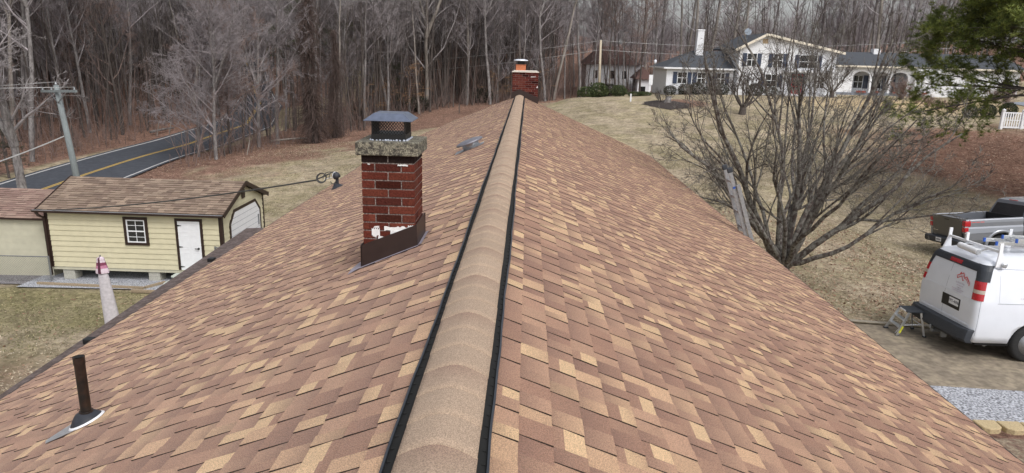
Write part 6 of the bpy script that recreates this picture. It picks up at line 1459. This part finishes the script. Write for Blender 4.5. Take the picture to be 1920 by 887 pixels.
p = atY(861, 207, 80); z = gz(p[0], 80); mb = MB(); mb.box(p[0]-.05, p[0]+.05, 79.95, 80.05, z-.1, z+1.1); tag(mb.build('wooden_post', M['bark_dark'], bevel=.01), 'thin dark wooden post at the wood edge between the chimneys', 'post')
p = atY(500, 412, 27.4); z = gz(-9.4, 27.0); mb = MB(); mb.box(-9.75, -9.63, 27.2, 27.32, z-.1, z+.95); tag(mb.build('wooden_post', M['bark'], bevel=.01), 'short grey wooden post behind the shed garage door corner', 'post')
# dead leaves lying on the lawn edge
def litter():
    r = np.random.RandomState(4); pts = []
    N = 60000; x = r.uniform(-26, 6, N); y = r.uniform(38, 90, N); d = seg_dist(x, y, WOOD); keep = r.rand(N) < np.clip(1.15-d/10, .02, 1); x, y = x[keep], y[keep]
    x2 = r.uniform(18, 40, 16000); y2 = r.uniform(32, 52, 16000); x3 = r.uniform(5.5, 14, 8000); y3 = r.uniform(15.4, 30, 8000); x4 = r.uniform(-16, -4.6, 2200); y4 = r.uniform(6, 21, 2200)
    x = np.concatenate([x, x2, x3, x4]); y = np.concatenate([y, y2, y3, y4]); z = ground(x, y)+.03+.02*r.rand(len(x))
    z[(y > 11.7) & (y < 15.4) & (x > 7)] += .03
    V, F = leaf_quads(r, np.column_stack([x, y, z]), .045, .75); pal = np.array([(.22, .12, .08), (.30, .18, .12), (.38, .26, .18), (.13, .07, .05), (.45, .34, .25)]); c = pal[r.randint(5, size=len(x))]
    tag(np_mesh('leaf_litter', V, F, M['leaf'], col=np.repeat(c, 4, 0)), 'dry brown leaves scattered over the lawn and the wood edge', 'leaf litter', kind='stuff')
litter()

def grass():
    r = np.random.RandomState(14); A = 70000; x = r.uniform(-20, -4.7, A); y = r.uniform(5, 21.5, A); B = 110000; x2 = 5.5+r.rand(B)**.8*16; y2 = r.uniform(15.4, 40, B)
    C_ = 90000; x3 = r.uniform(-20, 3, C_); y3 = r.uniform(26, 62, C_)
    x = np.concatenate([x, x2, x3]); y = np.concatenate([y, y2, y3]); n1 = vnoise(x, y, 1.3, 3)+.6*vnoise(x, y, .45, 4); k = r.rand(len(x)) < np.clip(n1*1.1-.3, .1, 1); x, y, n1 = x[k], y[k], n1[k]
    z = ground(x, y)+.012; V, F = leaf_quads(r, np.column_stack([x, y, z]), .040, .35, .28)
    pal = np.array([(.46, .38, .27), (.56, .48, .36), (.33, .26, .17), (.22, .17, .11), (.64, .56, .44)]); g = np.array([(.13, .13, .055), (.20, .19, .09), (.32, .28, .16), (.09, .09, .035), (.4, .35, .2)])
    idx = r.randint(5, size=len(x)); c = pal[idx]; gm = ((x < -4) & (np.abs(y-20.2) < 2.8*(n1+.3)) & (y < 24)) | ((x < 3) & (y > 24) & (r.rand(len(x)) < .45)); c = np.where(gm[:, None], g[idx], c)
    tag(np_mesh('grass', V, F, M['leaf'], col=np.repeat(c, 4, 0)), 'dormant straw coloured grass tufts on the lawns', 'grass', kind='stuff')
grass()
